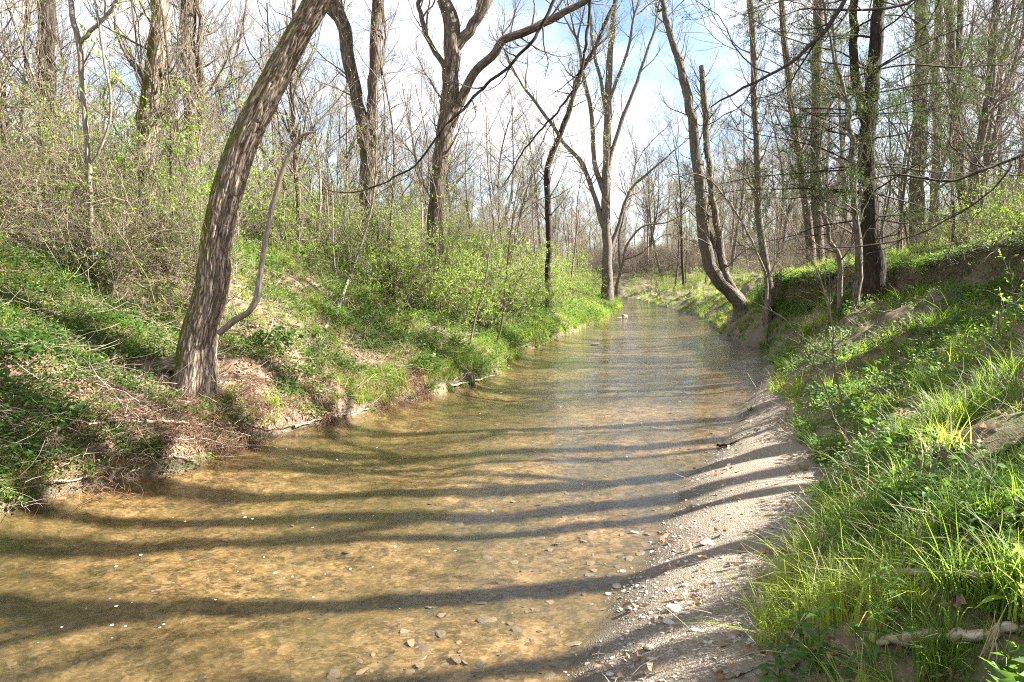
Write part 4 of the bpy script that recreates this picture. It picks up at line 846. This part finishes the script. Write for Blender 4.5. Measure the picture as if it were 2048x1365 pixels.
PT = [proto_tree(100 + i, H_, r0, 9, (100, 800, 2000), lf, bk, tm, fk) for i, (H_, r0, lf, bk, tm, fk) in enumerate([
    (12, 0.13, None, 'bark_grey', 'twig', 0.3), (10, 0.10, (3600, (0.03, 0.07), 'bud'), 'bark_grey', 'twig', 0.3), (14, 0.17, None, 'bark_brown', 'twig', 0.35), (9, 0.08, (3600, (0.03, 0.07), 'bud'), 'bark_brown', 'twig', 0.25),
    (12, 0.12, None, 'bark_dark', 'twig_dark', 0.35), (8.5, 0.065, None, 'bark_pale', 'twig', 0.25), (13, 0.14, None, 'bark_grey', 'twig', 0.4)])]
PS = [proto_tree(200 + i, H_, r0, 6, (50, 240, 420), lf, bk, 'twig', 0.2, 0.5) for i, (H_, r0, lf, bk) in enumerate([
    (6.5, 0.035, None, 'bark_pale'), (5.0, 0.028, (700, (0.02, 0.04), 'spring'), 'bark_pale'), (7.5, 0.045, None, 'bark_brown'), (4.2, 0.022, (600, (0.02, 0.04), 'spring'), 'bark_brown'), (6, 0.03, (500, (0.02, 0.04), 'bud'), 'bark_grey')])]
SG = [proto_shrub(300 + i, 2.0, 9, (90, 330, 600), (2900, (0.02, 0.05), 'spring'), 'twig', 0.6, 0.009, 0.17) for i in range(3)]          # leafy green shrubs
SB = [proto_shrub(320 + i, 1.8, 12, (90, 260, 300), (520, (0.015, 0.035), 'spring'), 'vine', 0.6, 0.006, 0.22, 0.0) for i in range(3)]  # tan bramble arches
SW = [proto_shrub(340 + i, 2.6, 7, (50, 160, 200), (800, (0.02, 0.04), 'spring'), 'twig', 0.3, 0.007) for i in range(3)]  # bare whips
ZONES = {'L': [(250, 'left of the mossy tree'), (560, 'behind the leaning tree'), (800, 'around the twin-trunk tree'), (960, 'near the forked tree'), (1150, 'right of the forked tree'), (9999, 'at the far left shore near the bend')],
         'R': [(1390, 'beyond the bend of the creek'), (1520, 'behind the curved creek tree'), (1700, 'left of the cedar'), (1860, 'right of the cedar'), (9999, 'towards the right edge')]}
def zone(side, x, y):
    u = 1024 + F * x / y
    z = next(t for a, t in ZONES[side] if u < a)
    d = 'in front' if y < 13 else 'in the middle' if y < 20 else 'further back' if y < 32 else 'far back'
    return z, d
def place(name, parts, names, x, y, rz, sc, label, cat, group, kinds, tilt=(0, 0)):
    tilt = (tilt[0] + rg.normal(0, 0.07), tilt[1] + rg.normal(0, 0.07))
    r = link(name, None, loc=(x, y, h1(x, y)), rot=(tilt[0], tilt[1], rz), scale=sc); tag(r, label, cat, group)
    for me, nm, kd in zip(parts, names, kinds):
        if me is None: continue
        o = link(nm, me, r)
        if kd: o['kind'] = kd
    return r
TD = ['grey leafless tree', 'grey tree with pale green buds', 'tall brown leafless tree', 'small brown tree with pale buds', 'dark leafless tree', 'small pale leafless tree', 'tall grey leafless tree']
SD = ['pale bare sapling', 'pale sapling with green leaves', 'tall brown bare sapling', 'short brown sapling with green leaves', 'grey sapling with pale buds']
TN = ('trunk', 'crown', 'leaves'); TK = (None, None, 'stuff'); SN = ('stems', 'twigs', 'leaves'); SK = ('stuff', 'stuff', 'stuff')
rg = np.random.default_rng(55)
def put_many(cnt, regions, fn):
    """regions: (u0,u1,y0,y1,side); fn(x,y)"""
    for (u0, u1, y0, y1, n) in regions:
        k = 0; tries = 0
        while k < n and tries < n * 40:
            tries += 1; u = rg.uniform(u0, u1); y = y0 * (y1 / y0) ** rg.uniform(0, 1) if cnt == 'log' else math.sqrt(rg.uniform(y0 * y0, y1 * y1)); x = (u - 1024) / F * y
            if y < 95 and f_xl(y) - 0.35 < x < f_xg(y) + 0.5: continue
            if y < 50 and x > f_xr(y) and x < np.interp(y, CY, CX) + 0.3: continue
            if y < 50 and x <= f_xl(y) and x > f_xl(y) - 1.6: continue
            fn(x, y); k += 1
def t_left(x, y):
    j = int(rg.integers(7)); place('bare_tree', PT[j], TN, x, y, rg.uniform(0, 6.28), rg.uniform(0.75, 1.1), '%s %s, %s' % (TD[j], *zone('L', x, y)), 'tree', 'background trees ' + zone('L', x, y)[0], TK)
def t_right(x, y):
    j = int(rg.integers(7)); place('bare_tree', PT[j], TN, x, y, rg.uniform(0, 6.28), rg.uniform(0.75, 1.1), '%s %s, %s' % (TD[j], *zone('R', x, y)), 'tree', 'background trees ' + zone('R', x, y)[0], TK)
put_many('a', [(-200, 480, 22, 55, 7), (480, 1150, 28, 70, 13), (900, 1300, 65, 115, 18)], t_left)
put_many('a', [(1330, 1750, 30, 75, 16), (1700, 2300, 22, 55, 14), (1300, 1700, 75, 115, 14), (1270, 1500, 62, 90, 14)], t_right)
def s_left(x, y):
    j = int(rg.integers(5)); place('thicket_sapling', PS[j], TN, x, y, rg.uniform(0, 6.28), rg.uniform(0.5, 0.95), '%s %s, %s' % (SD[j], *zone('L', x, y)), 'sapling', 'saplings ' + zone('L', x, y)[0], TK, (rg.normal(0, 0.09), rg.normal(0, 0.09)))
def s_right(x, y):
    j = int(rg.integers(5)); place('thicket_sapling', PS[j], TN, x, y, rg.uniform(0, 6.28), rg.uniform(0.5, 1.0), '%s %s, %s' % (SD[j], *zone('R', x, y)), 'sapling', 'saplings ' + zone('R', x, y)[0], TK, (rg.normal(0, 0.09), rg.normal(0, 0.09)))
put_many('log', [(-150, 450, 9.5, 20, 26), (420, 1150, 13, 32, 62), (1000, 1240, 28, 55, 26)], s_left)
put_many('log', [(1300, 1600, 26, 60, 34), (1560, 2250, 13, 32, 52)], s_right)
def b_left(x, y):
    j = int(rg.integers(3)); place('bramble', SB[j], SN, x, y, rg.uniform(0, 6.28), rg.uniform(0.7, 1.25), 'tan tangled bramble %s, %s' % zone('L', x, y), 'bramble', 'brambles ' + zone('L', x, y)[0], SK)
put_many('log', [(-150, 420, 8.5, 14, 48), (420, 1100, 13.5, 26, 30)], b_left)
def b_right(x, y):
    j = int(rg.integers(3)); place('bramble', SB[j], SN, x, y, rg.uniform(0, 6.28), rg.uniform(0.5, 1.0), 'dry tangled bramble %s, %s' % zone('R', x, y), 'bramble', 'brambles ' + zone('R', x, y)[0], SK)
put_many('log', [(1560, 2250, 11, 24, 34), (1250, 1600, 28, 60, 24), (1235, 1480, 56, 88, 34)], b_right)
def g_left(x, y):
    j = int(rg.integers(3)); place('leafy_shrub', SG[j], SN, x, y, rg.uniform(0, 6.28), rg.uniform(0.6, 1.2), 'bright green leafy shrub %s, %s' % zone('L', x, y), 'shrub', 'green shrubs ' + zone('L', x, y)[0], SK)
put_many('log', [(780, 1150, 13, 24, 26), (430, 780, 12, 20, 10), (-100, 420, 9.5, 15, 7), (1050, 1230, 26, 48, 22)], g_left)
for (u, y, sc_) in [(860, 13.5, 1.0), (930, 15, 1.2), (990, 16.5, 1.2), (1050, 18, 1.3), (900, 14, 0.9), (1010, 19.5, 1.2), (960, 14.4, 1.0), (1080, 21, 1.2), (1120, 25, 1.2), (1040, 20, 1.1)]:
    x = (u - 1024) / F * y; x = min(x, f_xl(y) - 0.9)
    place('leafy_shrub', SG[int(rg.integers(3))], SN, x, y, rg.uniform(0, 6.28), sc_, 'bright green leafy shrub %s, %s' % zone('L', x, y), 'shrub', 'green shrubs ' + zone('L', x, y)[0], SK)
for q in range(46):
    y = 12.5 * (46 / 12.5) ** rg.uniform(0, 1); x = float(f_xl(y)) - rg.uniform(0.8, 3.6)
    place('leafy_shrub', SG[int(rg.integers(3))], SN, x, y, rg.uniform(0, 6.28), rg.uniform(0.3, 0.75), 'low green shrub on the slope %s, %s' % zone('L', x, y), 'shrub', 'green shrubs ' + zone('L', x, y)[0], SK)
def g_right(x, y):
    j = int(rg.integers(3)); place('leafy_shrub', SG[j], SN, x, y, rg.uniform(0, 6.28), rg.uniform(0.4, 0.8), 'green leafy shrub %s, %s' % zone('R', x, y), 'shrub', 'green shrubs ' + zone('R', x, y)[0], SK)
put_many('log', [(1270, 1480, 30, 95, 40), (1850, 2200, 12, 20, 12), (1560, 1900, 16, 30, 8)], g_right)
def w_left(x, y):
    j = int(rg.integers(3)); place('bare_whips', SW[j], SN, x, y, rg.uniform(0, 6.28), rg.uniform(0.6, 1.3), 'spray of thin bare whips %s, %s' % zone('L', x, y), 'shrub', 'bare whips ' + zone('L', x, y)[0], SK)
put_many('log', [(-150, 450, 8.5, 15, 34), (430, 1150, 12, 30, 70)], w_left)

# far wood that reads as one mass
FP = []
for (tr, cr_, lf) in PT[:4] + PT[5:6]:
    mb = MB()
    for me in (tr, cr_):
        n = len(me.vertices); c = np.empty(n * 3, np.float32); me.vertices.foreach_get('co', c)
        q = np.empty(len(me.loops), np.int32); me.loops.foreach_get('vertex_index', q); mb.add(c.reshape(-1, 3), q.reshape(-1, 4), np.zeros((n, 3)))
    FP.append(mb.mesh('far_tree', M['twig']))
n = 900; yy = np.sqrt(rg.uniform(75 ** 2, 260 ** 2, n)); uu = rg.uniform(-300, 2350, n); xx = (uu - 1024) / F * yy
ok = (yy > 105) | (xx > f_xr(yy) + 4) | (xx < f_xl(yy) - 3)
P = np.stack([xx, yy, height(xx, yy)], 1)[ok]; n = len(P)
pts_obj('far_wood', P, rots(n, 0.02, rg), rg.uniform(0.7, 1.1, n), rg.integers(0, 5, n), FP, 'grey-brown leafless wood in the far distance')
FS = []
for (a_, b_, c_) in SB[:2] + SW[:2]:
    mb = MB()
    for me in (a_, b_):
        nn_ = len(me.vertices); c = np.empty(nn_ * 3, np.float32); me.vertices.foreach_get('co', c)
        q = np.empty(len(me.loops), np.int32); me.loops.foreach_get('vertex_index', q); mb.add(c.reshape(-1, 3), q.reshape(-1, 4), np.zeros((nn_, 3)))
    FS.append(mb.mesh('undergrowth', M['twig']))
n = 5200; yy = 22 * (140 / 22) ** rg.uniform(0, 1, n); uu = rg.uniform(-300, 2350, n); yy[2600:] = rg.uniform(66, 110, 2600); uu[2600:] = rg.uniform(1150, 1600, 2600); xx = (uu - 1024) / F * yy
ok = ((xx > np.interp(yy, CY, CX) + 0.5) | (xx < f_xl(yy) - 3)) | (yy > 84)
P = np.stack([xx, yy, height(xx, yy)], 1)[ok]; n = len(P)
pts_obj('undergrowth', P, rots(n, 0.1, rg), rg.uniform(0.7, 1.5, n), rg.integers(0, 4, n), FS, 'grey-brown undergrowth filling the wood floor')

# ------------------------------------------------------------------ sticks, stones, plants that stand out
def stick(label, px, wpx, m='drift', lift=0.012, name='stick', cat='stick', r_end=0.4, arch=0.0, sides=8):
    q = np.array([hit(u, v) for u, v in px]); q[:, 2] = np.maximum(q[:, 2], 0.0)
    y = q[:, 1].mean(); r = 0.5 * wpx * y / F
    q[:, 2] += r * 0.7 + lift; k = max(16, 5 * len(px)); q = resample(q, k); q[:, 2] += arch * np.sin(np.linspace(0, math.pi, k))
    q += 0.25 * r * RNG.normal(0, 1, q.shape) + 0.5 * r * np.stack([vnoise(np.arange(k) * .7, np.full(k, 5. + s_), seed=len(label)) for s_ in range(3)], 1)
    b = q[0].copy(); V, Qd, B = tubes((q - b)[None], np.linspace(r, r * r_end, k)[None], sides)
    tag(link(name, mk_mesh(name, V, [Qd], M[m], True, {'bc': ('FLOAT_VECTOR', B)}), None, b), label, cat)
stick('long bare stick lying along the foot of the left bank near its corner', [(50, 970), (140, 966), (200, 950), (238, 935)], 7)
stick('forked pale driftwood branch ending in the water under the left bank', [(222, 975), (250, 942), (300, 925), (345, 925), (392, 940)], 9, lift=0.05)
stick('thin grey prong beside the forked driftwood branch', [(232, 968), (275, 950), (320, 930), (345, 925)], 6, lift=0.04)
stick('pale diagonal stick running down the bare soil left of the leaning tree', [(165, 728), (195, 765), (228, 800), (262, 835), (300, 858)], 6, 'drift', 0.05)
stick('whitish level stick below the foot of the leaning tree', [(292, 860), (330, 858), (370, 860), (410, 862)], 8, 'drift', 0.06)
stick('thin stick left of the level whitish stick', [(178, 862), (220, 855), (262, 852), (290, 858)], 5, 'drift', 0.05)
stick('curved bare root hanging down the bank below the leaning tree', [(428, 815), (430, 850), (424, 890), (400, 915)], 6, 'root', 0.05, 'hanging_root', 'root')
stick('long red-brown root sweeping along the cut bank to the right of the leaning tree', [(430, 815), (470, 845), (530, 868), (600, 862)], 5, 'root', 0.05, 'hanging_root', 'root')
stick('straight thin branch lying at the waterline below the root mat', [(590, 862), (640, 846), (700, 832), (738, 826)], 6, 'drift', 0.03)
stick('short twig pointing into the water from the root mat', [(605, 790), (622, 826), (640, 850)], 4, 'drift', 0.05)
stick('bare stick leaning at the grassy point into the water', [(900, 775), (940, 768), (990, 764)], 5, 'drift', 0.02)
stick('grey branch slanting up the soil between the grass patches of the left bank', [(650, 668), (680, 620), (700, 560), (722, 500)], 6, 'drift', 0.05)
stick('thin reddish branch in the grass above the grassy point', [(850, 735), (880, 735), (910, 712)], 4, 'root', 0.06)
stick('dark log lying high in the green slope of the left bank', [(1110, 568), (1140, 576), (1170, 586)], 6, 'bark_dark', 0.25)
stick('small curved stick on the gravel bar near the grass', [(1492, 1063), (1528, 1080), (1550, 1105), (1552, 1118)], 6, 'drift', 0.004)
stick('dark twig across the upper gravel bar beside the water', [(1436, 896), (1460, 892), (1478, 886)], 6, 'bark_dark', 0.004)
stick('bent grey stick in the debris line at the lower edge of the bar', [(1520, 1178), (1524, 1215), (1532, 1250), (1535, 1262)], 8, 'drift', 0.006)
stick('short dark stick at the bottom edge of the gravel bar', [(1452, 1365), (1480, 1355), (1508, 1343)], 6, 'bark_dark', 0.004)
stick('pale weathered log half buried in grass at the bottom right corner', [(1752, 1298), (1820, 1300), (1900, 1297), (1980, 1290), (2060, 1288)], 26, 'drift', 0.03, 'log', 'log', 0.8, sides=20)
stick('broken bark-covered log lying in the grass of the lower right', [(1732, 1176), (1790, 1170), (1850, 1172), (1920, 1178), (1990, 1182), (2060, 1178)], 18, 'drift', 0.04, 'log', 'log', 0.8, sides=20)
stick('grey rotten branch stub rising towards the right edge', [(1930, 1118), (1970, 1090), (2010, 1062), (2060, 1030)], 14, 'bark_grey', 0.05, 'log', 'log', 0.9)
stick('brown root crossing bare soil at the right edge', [(1950, 945), (1985, 925), (2020, 908), (2060, 895)], 12, 'bark_brown', 0.03, 'exposed_root', 'root', 0.9)
stick('thin looping root over bare soil near the right edge', [(1868, 965), (1878, 925), (1905, 905), (1950, 905), (2000, 895)], 6, 'bark_pale', 0.04, 'exposed_root', 'root')
for k, (lab, px, w_) in enumerate([('thick dark root hanging from the undercut below the cedar', [(1700, 545), (1672, 562), (1650, 585), (1640, 606)], 11), ('root looping down under the crest right of the cedar foot', [(1760, 540), (1735, 562), (1712, 568), (1690, 590)], 10),
                          ('long low root along the undercut right bank crest', [(1560, 562), (1600, 566), (1640, 562), (1680, 552)], 8), ('pale root end poking from the scarp right of the cedar', [(1750, 558), (1752, 575), (1740, 600)], 7)]):
    stick(lab, px, w_, 'bark_dark' if k < 3 else 'bark_pale', 0.08, 'exposed_root', 'root')
stick('long thin dead stem leaning over the grass of the right bank', [(1740, 900), (1765, 950), (1800, 1010), (1835, 1060)], 3.5, 'straw', 0.16, 'dead_stem', 'stem')
g2 = np.random.default_rng(5)
for lab, u, v, wd, fl in [('large flat pale stone nearest the bottom of the gravel bar', 1350, 1222, 38, 0.3), ('rounded white stone just below the large flat stone', 1338, 1247, 26, 0.4), ('wedge-shaped pale stone in the gravel shaded by a shadow stripe', 1415, 1087, 30, 0.35),
                      ('small tan stone right of the rounded white stone', 1387, 1263, 18, 0.4), ('small blocky stone by the lower bar edge', 1402, 1311, 16, 0.7), ('light stone low on the bar under the orange one', 1302, 1320, 20, 0.4), ('orange-brown stone low on the gravel bar', 1300, 1299, 24, 0.5),
                      ('pale stone at the waterline, topmost of the waterline group', 1268, 1068, 20, 0.35), ('grey stone at the waterline of the bar', 1242, 1147, 18, 0.5), ('cream stone among the waterline gravel', 1236, 1177, 22, 0.5), ('little pale stone in the waterline gravel below the cream stone', 1216, 1190, 14, 0.5),
                      ('light stone midway up the bar', 1371, 1174, 18, 0.4), ('small upright pale stone right of the midway stone', 1430, 1168, 12, 0.8), ('thin slab beside the large flat stone', 1372, 1229, 18, 0.25), ('smooth stone on the bottom edge of the photo', 1220, 1354, 18, 0.5), ('dark stone lying in the shallow water at the bottom', 1110, 1331, 26, 0.35)]:
    p = hit(u, v); me = pebble(g2, fl, M['stone'] if 'dark' not in lab else M['stone_wet'], 3); sz = 0.5 * wd * p[1] / F
    tag(link('stone', me, None, (p[0], p[1], h1(p[0], p[1]) + sz * 0.1), (0, 0, g2.uniform(-.5, .5)), sz), lab, 'stone')
for lab, u, v in [('rust-brown curled leaf at the right edge of the bar', 1512, 1186), ('brown leaf beside the orange stone', 1280, 1217), ('brown leaf at the grass edge halfway along the bar', 1640, 1004), ('small rust leaf on the upper bar', 1500, 845)]:
    p = hit(u, v); V, Tt = leaves(np.array([[0, 0, 0.004]] * 2), np.array([[1, .2, .15], [-.6, .5, .2]]), np.array([0.07, 0.05]), 0.6, g2)
    tag(link('fallen_leaf', mk_mesh('fallen_leaf', V, [Tt], M['litter']), None, (p[0], p[1], h1(p[0], p[1]) + 0.004), (0, 0, g2.uniform(0, 6))), lab, 'leaf')
# lance-leaved plants, bottom right
def lance(label, u, v, Hh, n, ls, m='forb', wd=0.16, name='lance_leaved_plant'):
    p = hit(u, v); rng = g2; t = np.linspace(0.1, 1, n); az = np.arange(n) * 2.4
    b = np.array([0, 0, -0.03]); tip = np.array([rng.normal(0, 0.03), rng.normal(0, 0.03), Hh]); C = b + (tip - b) * t[:, None]
    D = np.stack([np.cos(az), np.sin(az), 0.35 + 0.5 * t], 1); seg = 5; tt = np.linspace(0, 1, seg + 1)
    L = ls * (1.1 - 0.5 * t) * rng.uniform(0.8, 1.1, n); D = norm(D); W = norm(np.cross(D, [0, 0, 1.0]))
    Cl = C[:, None] + D[:, None] * (L[:, None] * tt)[..., None] - np.array([0, 0, 1.0]) * (0.55 * L[:, None] * tt ** 2)[..., None]
    ww = (np.sin(np.clip(tt * 1.1 + 0.05, 0, 1) * math.pi) ** 0.8 * 0.5 * wd)[None, :, None] * L[:, None, None] + 0.0004
    up = np.array([0, 0, 1.0]) * ww * 0.35
    Vv = np.stack([Cl - W[:, None] * ww + up, Cl, Cl + W[:, None] * ww + up], 2).reshape(-1, 3)
    k = (np.arange(n)[:, None] * (seg + 1) * 3 + np.arange(seg)[None] * 3).ravel()
    Fq = np.concatenate([np.stack([k + o, k + 1 + o, k + 4 + o, k + 3 + o], 1) for o in (0, 1)])
    root = link(name, None, None, (p[0], p[1], h1(p[0], p[1]))); tag(root, label, 'plant')
    link('leaves', mk_mesh('leaves', Vv, [Fq], M[m]), root)['kind'] = 'stuff'
    sp = np.stack([b, (b + tip) / 2, tip])[None]; link('stem', MB().tubes(sp, np.array([[0.004, 0.003, 0.001]]), 6).mesh('stem', M['grass']), root)
for k, (u, v, Hh, ls) in enumerate([(1640, 1345, 0.24, 0.2), (1560, 1362, 0.16, 0.16), (1740, 1362, 0.22, 0.18), (1618, 1310, 0.14, 0.15), (1790, 1250, 0.2, 0.14), (1950, 1120, 0.2, 0.13), (2010, 1250, 0.26, 0.2), (1860, 1010, 0.18, 0.1)]):
    lance(['tall lance-leaved plant arching over the bar at the bottom right', 'low lance-leaved plant nearest the bottom edge beside the bar', 'lance-leaved plant in front of the pale weathered log', 'small lance-leaved plant at the debris edge of the bar', 'lance-leaved plant in front of the bark-covered log', 'lance-leaved plant by the rotten branch stub', 'bright lance-leaved plant at the lower right edge', 'short lance-leaved plant below the looping root'][k], u, v, Hh, 14, ls, 'forb' if k not in (6,) else 'spring')
# broad-leaved clumps on the left bank
LC = [forb_clump(g2, 150, 0.32, 0.075, 0.28, M['forb'], 0.85) for _ in range(2)]
for k, (lab, u, v, sc_) in enumerate([('round-leaved green plant cluster low on the left edge bank', 100, 850, 1.0), ('upper round-leaved cluster at the left edge', 15, 730, 1.0), ('small round-leaved plant trailing above the water at left', 120, 925, 0.6), ('small round-leaved plant on the bare soil below the leaning tree', 295, 905, 0.45),
                           ('round-leaved plant cluster at the lower left corner of the bank', 20, 915, 0.8), ('green leafy cluster just right of the leaning trunk', 560, 690, 1.1), ('leafy clump on the grassy point of the left bank', 850, 740, 1.1), ('round-leaved weed at the foot of the leaning trunk', 345, 800, 0.35)]):
    p = hit(u, v); r_ = link('leafy_plant', None, None, (p[0], p[1], h1(p[0], p[1])), (0, 0, k * 1.3), sc_); tag(r_, lab, 'plant')
    link('leaves', LC[k % 2], r_)['kind'] = 'stuff'
# stand-out grass tufts
TU = [blade_clump(g2, 130, 0.34, 0.006, 0.11, M['grass_y'], 0.8), blade_clump(g2, 130, 0.36, 0.006, 0.12, M['grass'], 0.9)]
for k, (lab, u, v, sc_) in enumerate([('bright yellow-green grass tuft overhanging the water left of the grassy point', 770, 815, 1.0), ('pale green grass tuft at the waterline below the grassy point', 860, 785, 1.0), ('dark green grass tuft on the root mat right of the leaning tree', 545, 815, 0.9), ('yellow-green grass tuft close right of the leaning tree foot', 458, 805, 0.6),
                           ('tall green grass tuft in the middle of the left slope', 625, 615, 1.1), ('grass tuft at the waterline past the grassy point', 1030, 718, 1.3), ('grass tuft at the left bank corner above the water', 30, 1000, 1.0), ('big grass tuft leaning over the middle of the gravel bar edge', 1655, 920, 1.0),
                           ('grass tuft where the bar narrows', 1590, 790, 1.2), ('sunlit grass tuft in the middle of the right bank', 1850, 790, 1.1), ('grass tuft left of the pale weathered log', 1690, 1240, 0.9), ('grass tuft on the bar edge level with the debris line', 1640, 1130, 0.9), ('grass tuft above the looping root', 1900, 860, 1.0), ('small bright tuft alone on the upper gravel bar', 1500, 822, 0.3)]):
    p = hit(u, v); tag(link('grass_tuft', TU[k % 2], None, (p[0], p[1], h1(p[0], p[1])), (0, 0, k * 1.1), sc_), lab, 'grass tuft')
# young shoots on the right bank
def shoot(label, px, depth, tw, leaf, wid, seed, m='twig'):
    rng = np.random.default_rng(seed); b0 = hit(*px[0]); depth = b0[1]
    q = px_line([(u, v, wid * (1 - 0.6 * i_ / len(px))) for i_, (u, v) in enumerate(px)], depth, 30, True, 0.01, rng); b = np.array([q[0][0][0], q[0][0][1], h1(q[0][0][0], q[0][0][1])])
    root = link('young_shoot', None, None, b); tag(root, label, 'sapling')
    V, Qd, B = tubes(q[0][None], q[1][None], 6); link('stem', mk_mesh('stem', V - b, [Qd], M[m], True, {'bc': ('FLOAT_VECTOR', B)}), root)
    a = resample(np.column_stack([q[0], q[1]]), 16)[None]; ls = [(p - b, r) for p, r in crown_lines(rng, a[:, :, :3], np.maximum(a[:, :, 3], .002), *tw, abs_l=(0.15, 0.6), t0=0.2, rmin=0.0015, up=0.05)]
    link('twigs', lines_mesh('twigs', ls, M[m]), root)['kind'] = 'stuff'
    if leaf: link('leaves', leaf_mesh('leaves', rng, ls[:1], leaf[0], leaf[1], M['spring'], 0.5, 0.5), root)['kind'] = 'stuff'
shoot('bare thin sapling leaning left over the right bank grass', [(1690, 830), (1670, 740), (1662, 640), (1640, 560), (1600, 480), (1560, 410)], 9, (12, 40, 60), None, 5, 1)
shoot('pale branching twig sapling beside the narrow end of the bar', [(1672, 860), (1650, 780), (1610, 700), (1570, 640), (1500, 600)], 8, (12, 40, 0), None, 4, 2)
shoot('leafy shoot with yellow-green leaves at the right edge', [(2030, 640), (2028, 600), (2022, 570), (2026, 545)], 7, (10, 0, 0), (40, (0.04, 0.07)), 4, 3)
shoot('leafy arching shoot below the right edge shoot', [(1985, 700), (1990, 650), (2000, 620), (2040, 600)], 7, (8, 0, 0), (30, (0.03, 0.06)), 3, 4)
shoot('small leafy shoot in the middle of the right bank grass', [(1790, 720), (1780, 680), (1760, 650), (1730, 640)], 7, (8, 0, 0), (30, (0.02, 0.04)), 3, 5)
shoot('slender bare shoot in front of the undercut crest', [(1660, 650), (1655, 600), (1650, 560), (1655, 500)], 7, (8, 20, 0), None, 3, 6)
shoot('leafy shoot over the bar edge near the big tuft', [(1700, 900), (1680, 860), (1665, 830), (1650, 800)], 7, (7, 0, 0), (24, (0.02, 0.04)), 3, 7)
shoot('bare sapling standing at the left waterline below the shrubs', [(990, 700), (1005, 640), (1012, 560), (1020, 480), (1030, 420)], 7, (12, 50, 60), (80, (0.02, 0.04)), 6, 8)
shoot('thin sapling on the left bank right of the grassy point', [(940, 690), (955, 620), (970, 560), (985, 470)], 7, (12, 50, 60), (80, (0.02, 0.04)), 5, 9)
shoot('thin pale sapling on the far left bank shore', [(1140, 600), (1142, 560), (1150, 500), (1158, 420)], 7, (12, 50, 60), None, 6, 10)
# small cluster of stones where the left bank ends at the creek bend
for k, (lab, u, v, wd) in enumerate([('flat rock in mid creek before the bend', 1188, 690, 26), ('pale rock at the foot of the left bank by the bend', 1250, 632, 16), ('rock at the left shore beside the arching tree', 1238, 636, 14), ('dark rock at the left shoreline past the grassy point', 1085, 702, 12)]):
    p = onz(u, v, 0.0); sz = 0.5 * wd * p[1] / F
    tag(link('rock', pebble(g2, 0.3, M['stone_wet'] if k in (0, 3) else M['stone'], 3), None, (p[0], p[1], 0.0), (0, 0, k), sz), lab, 'rock')
print('objects', len(SC.objects))
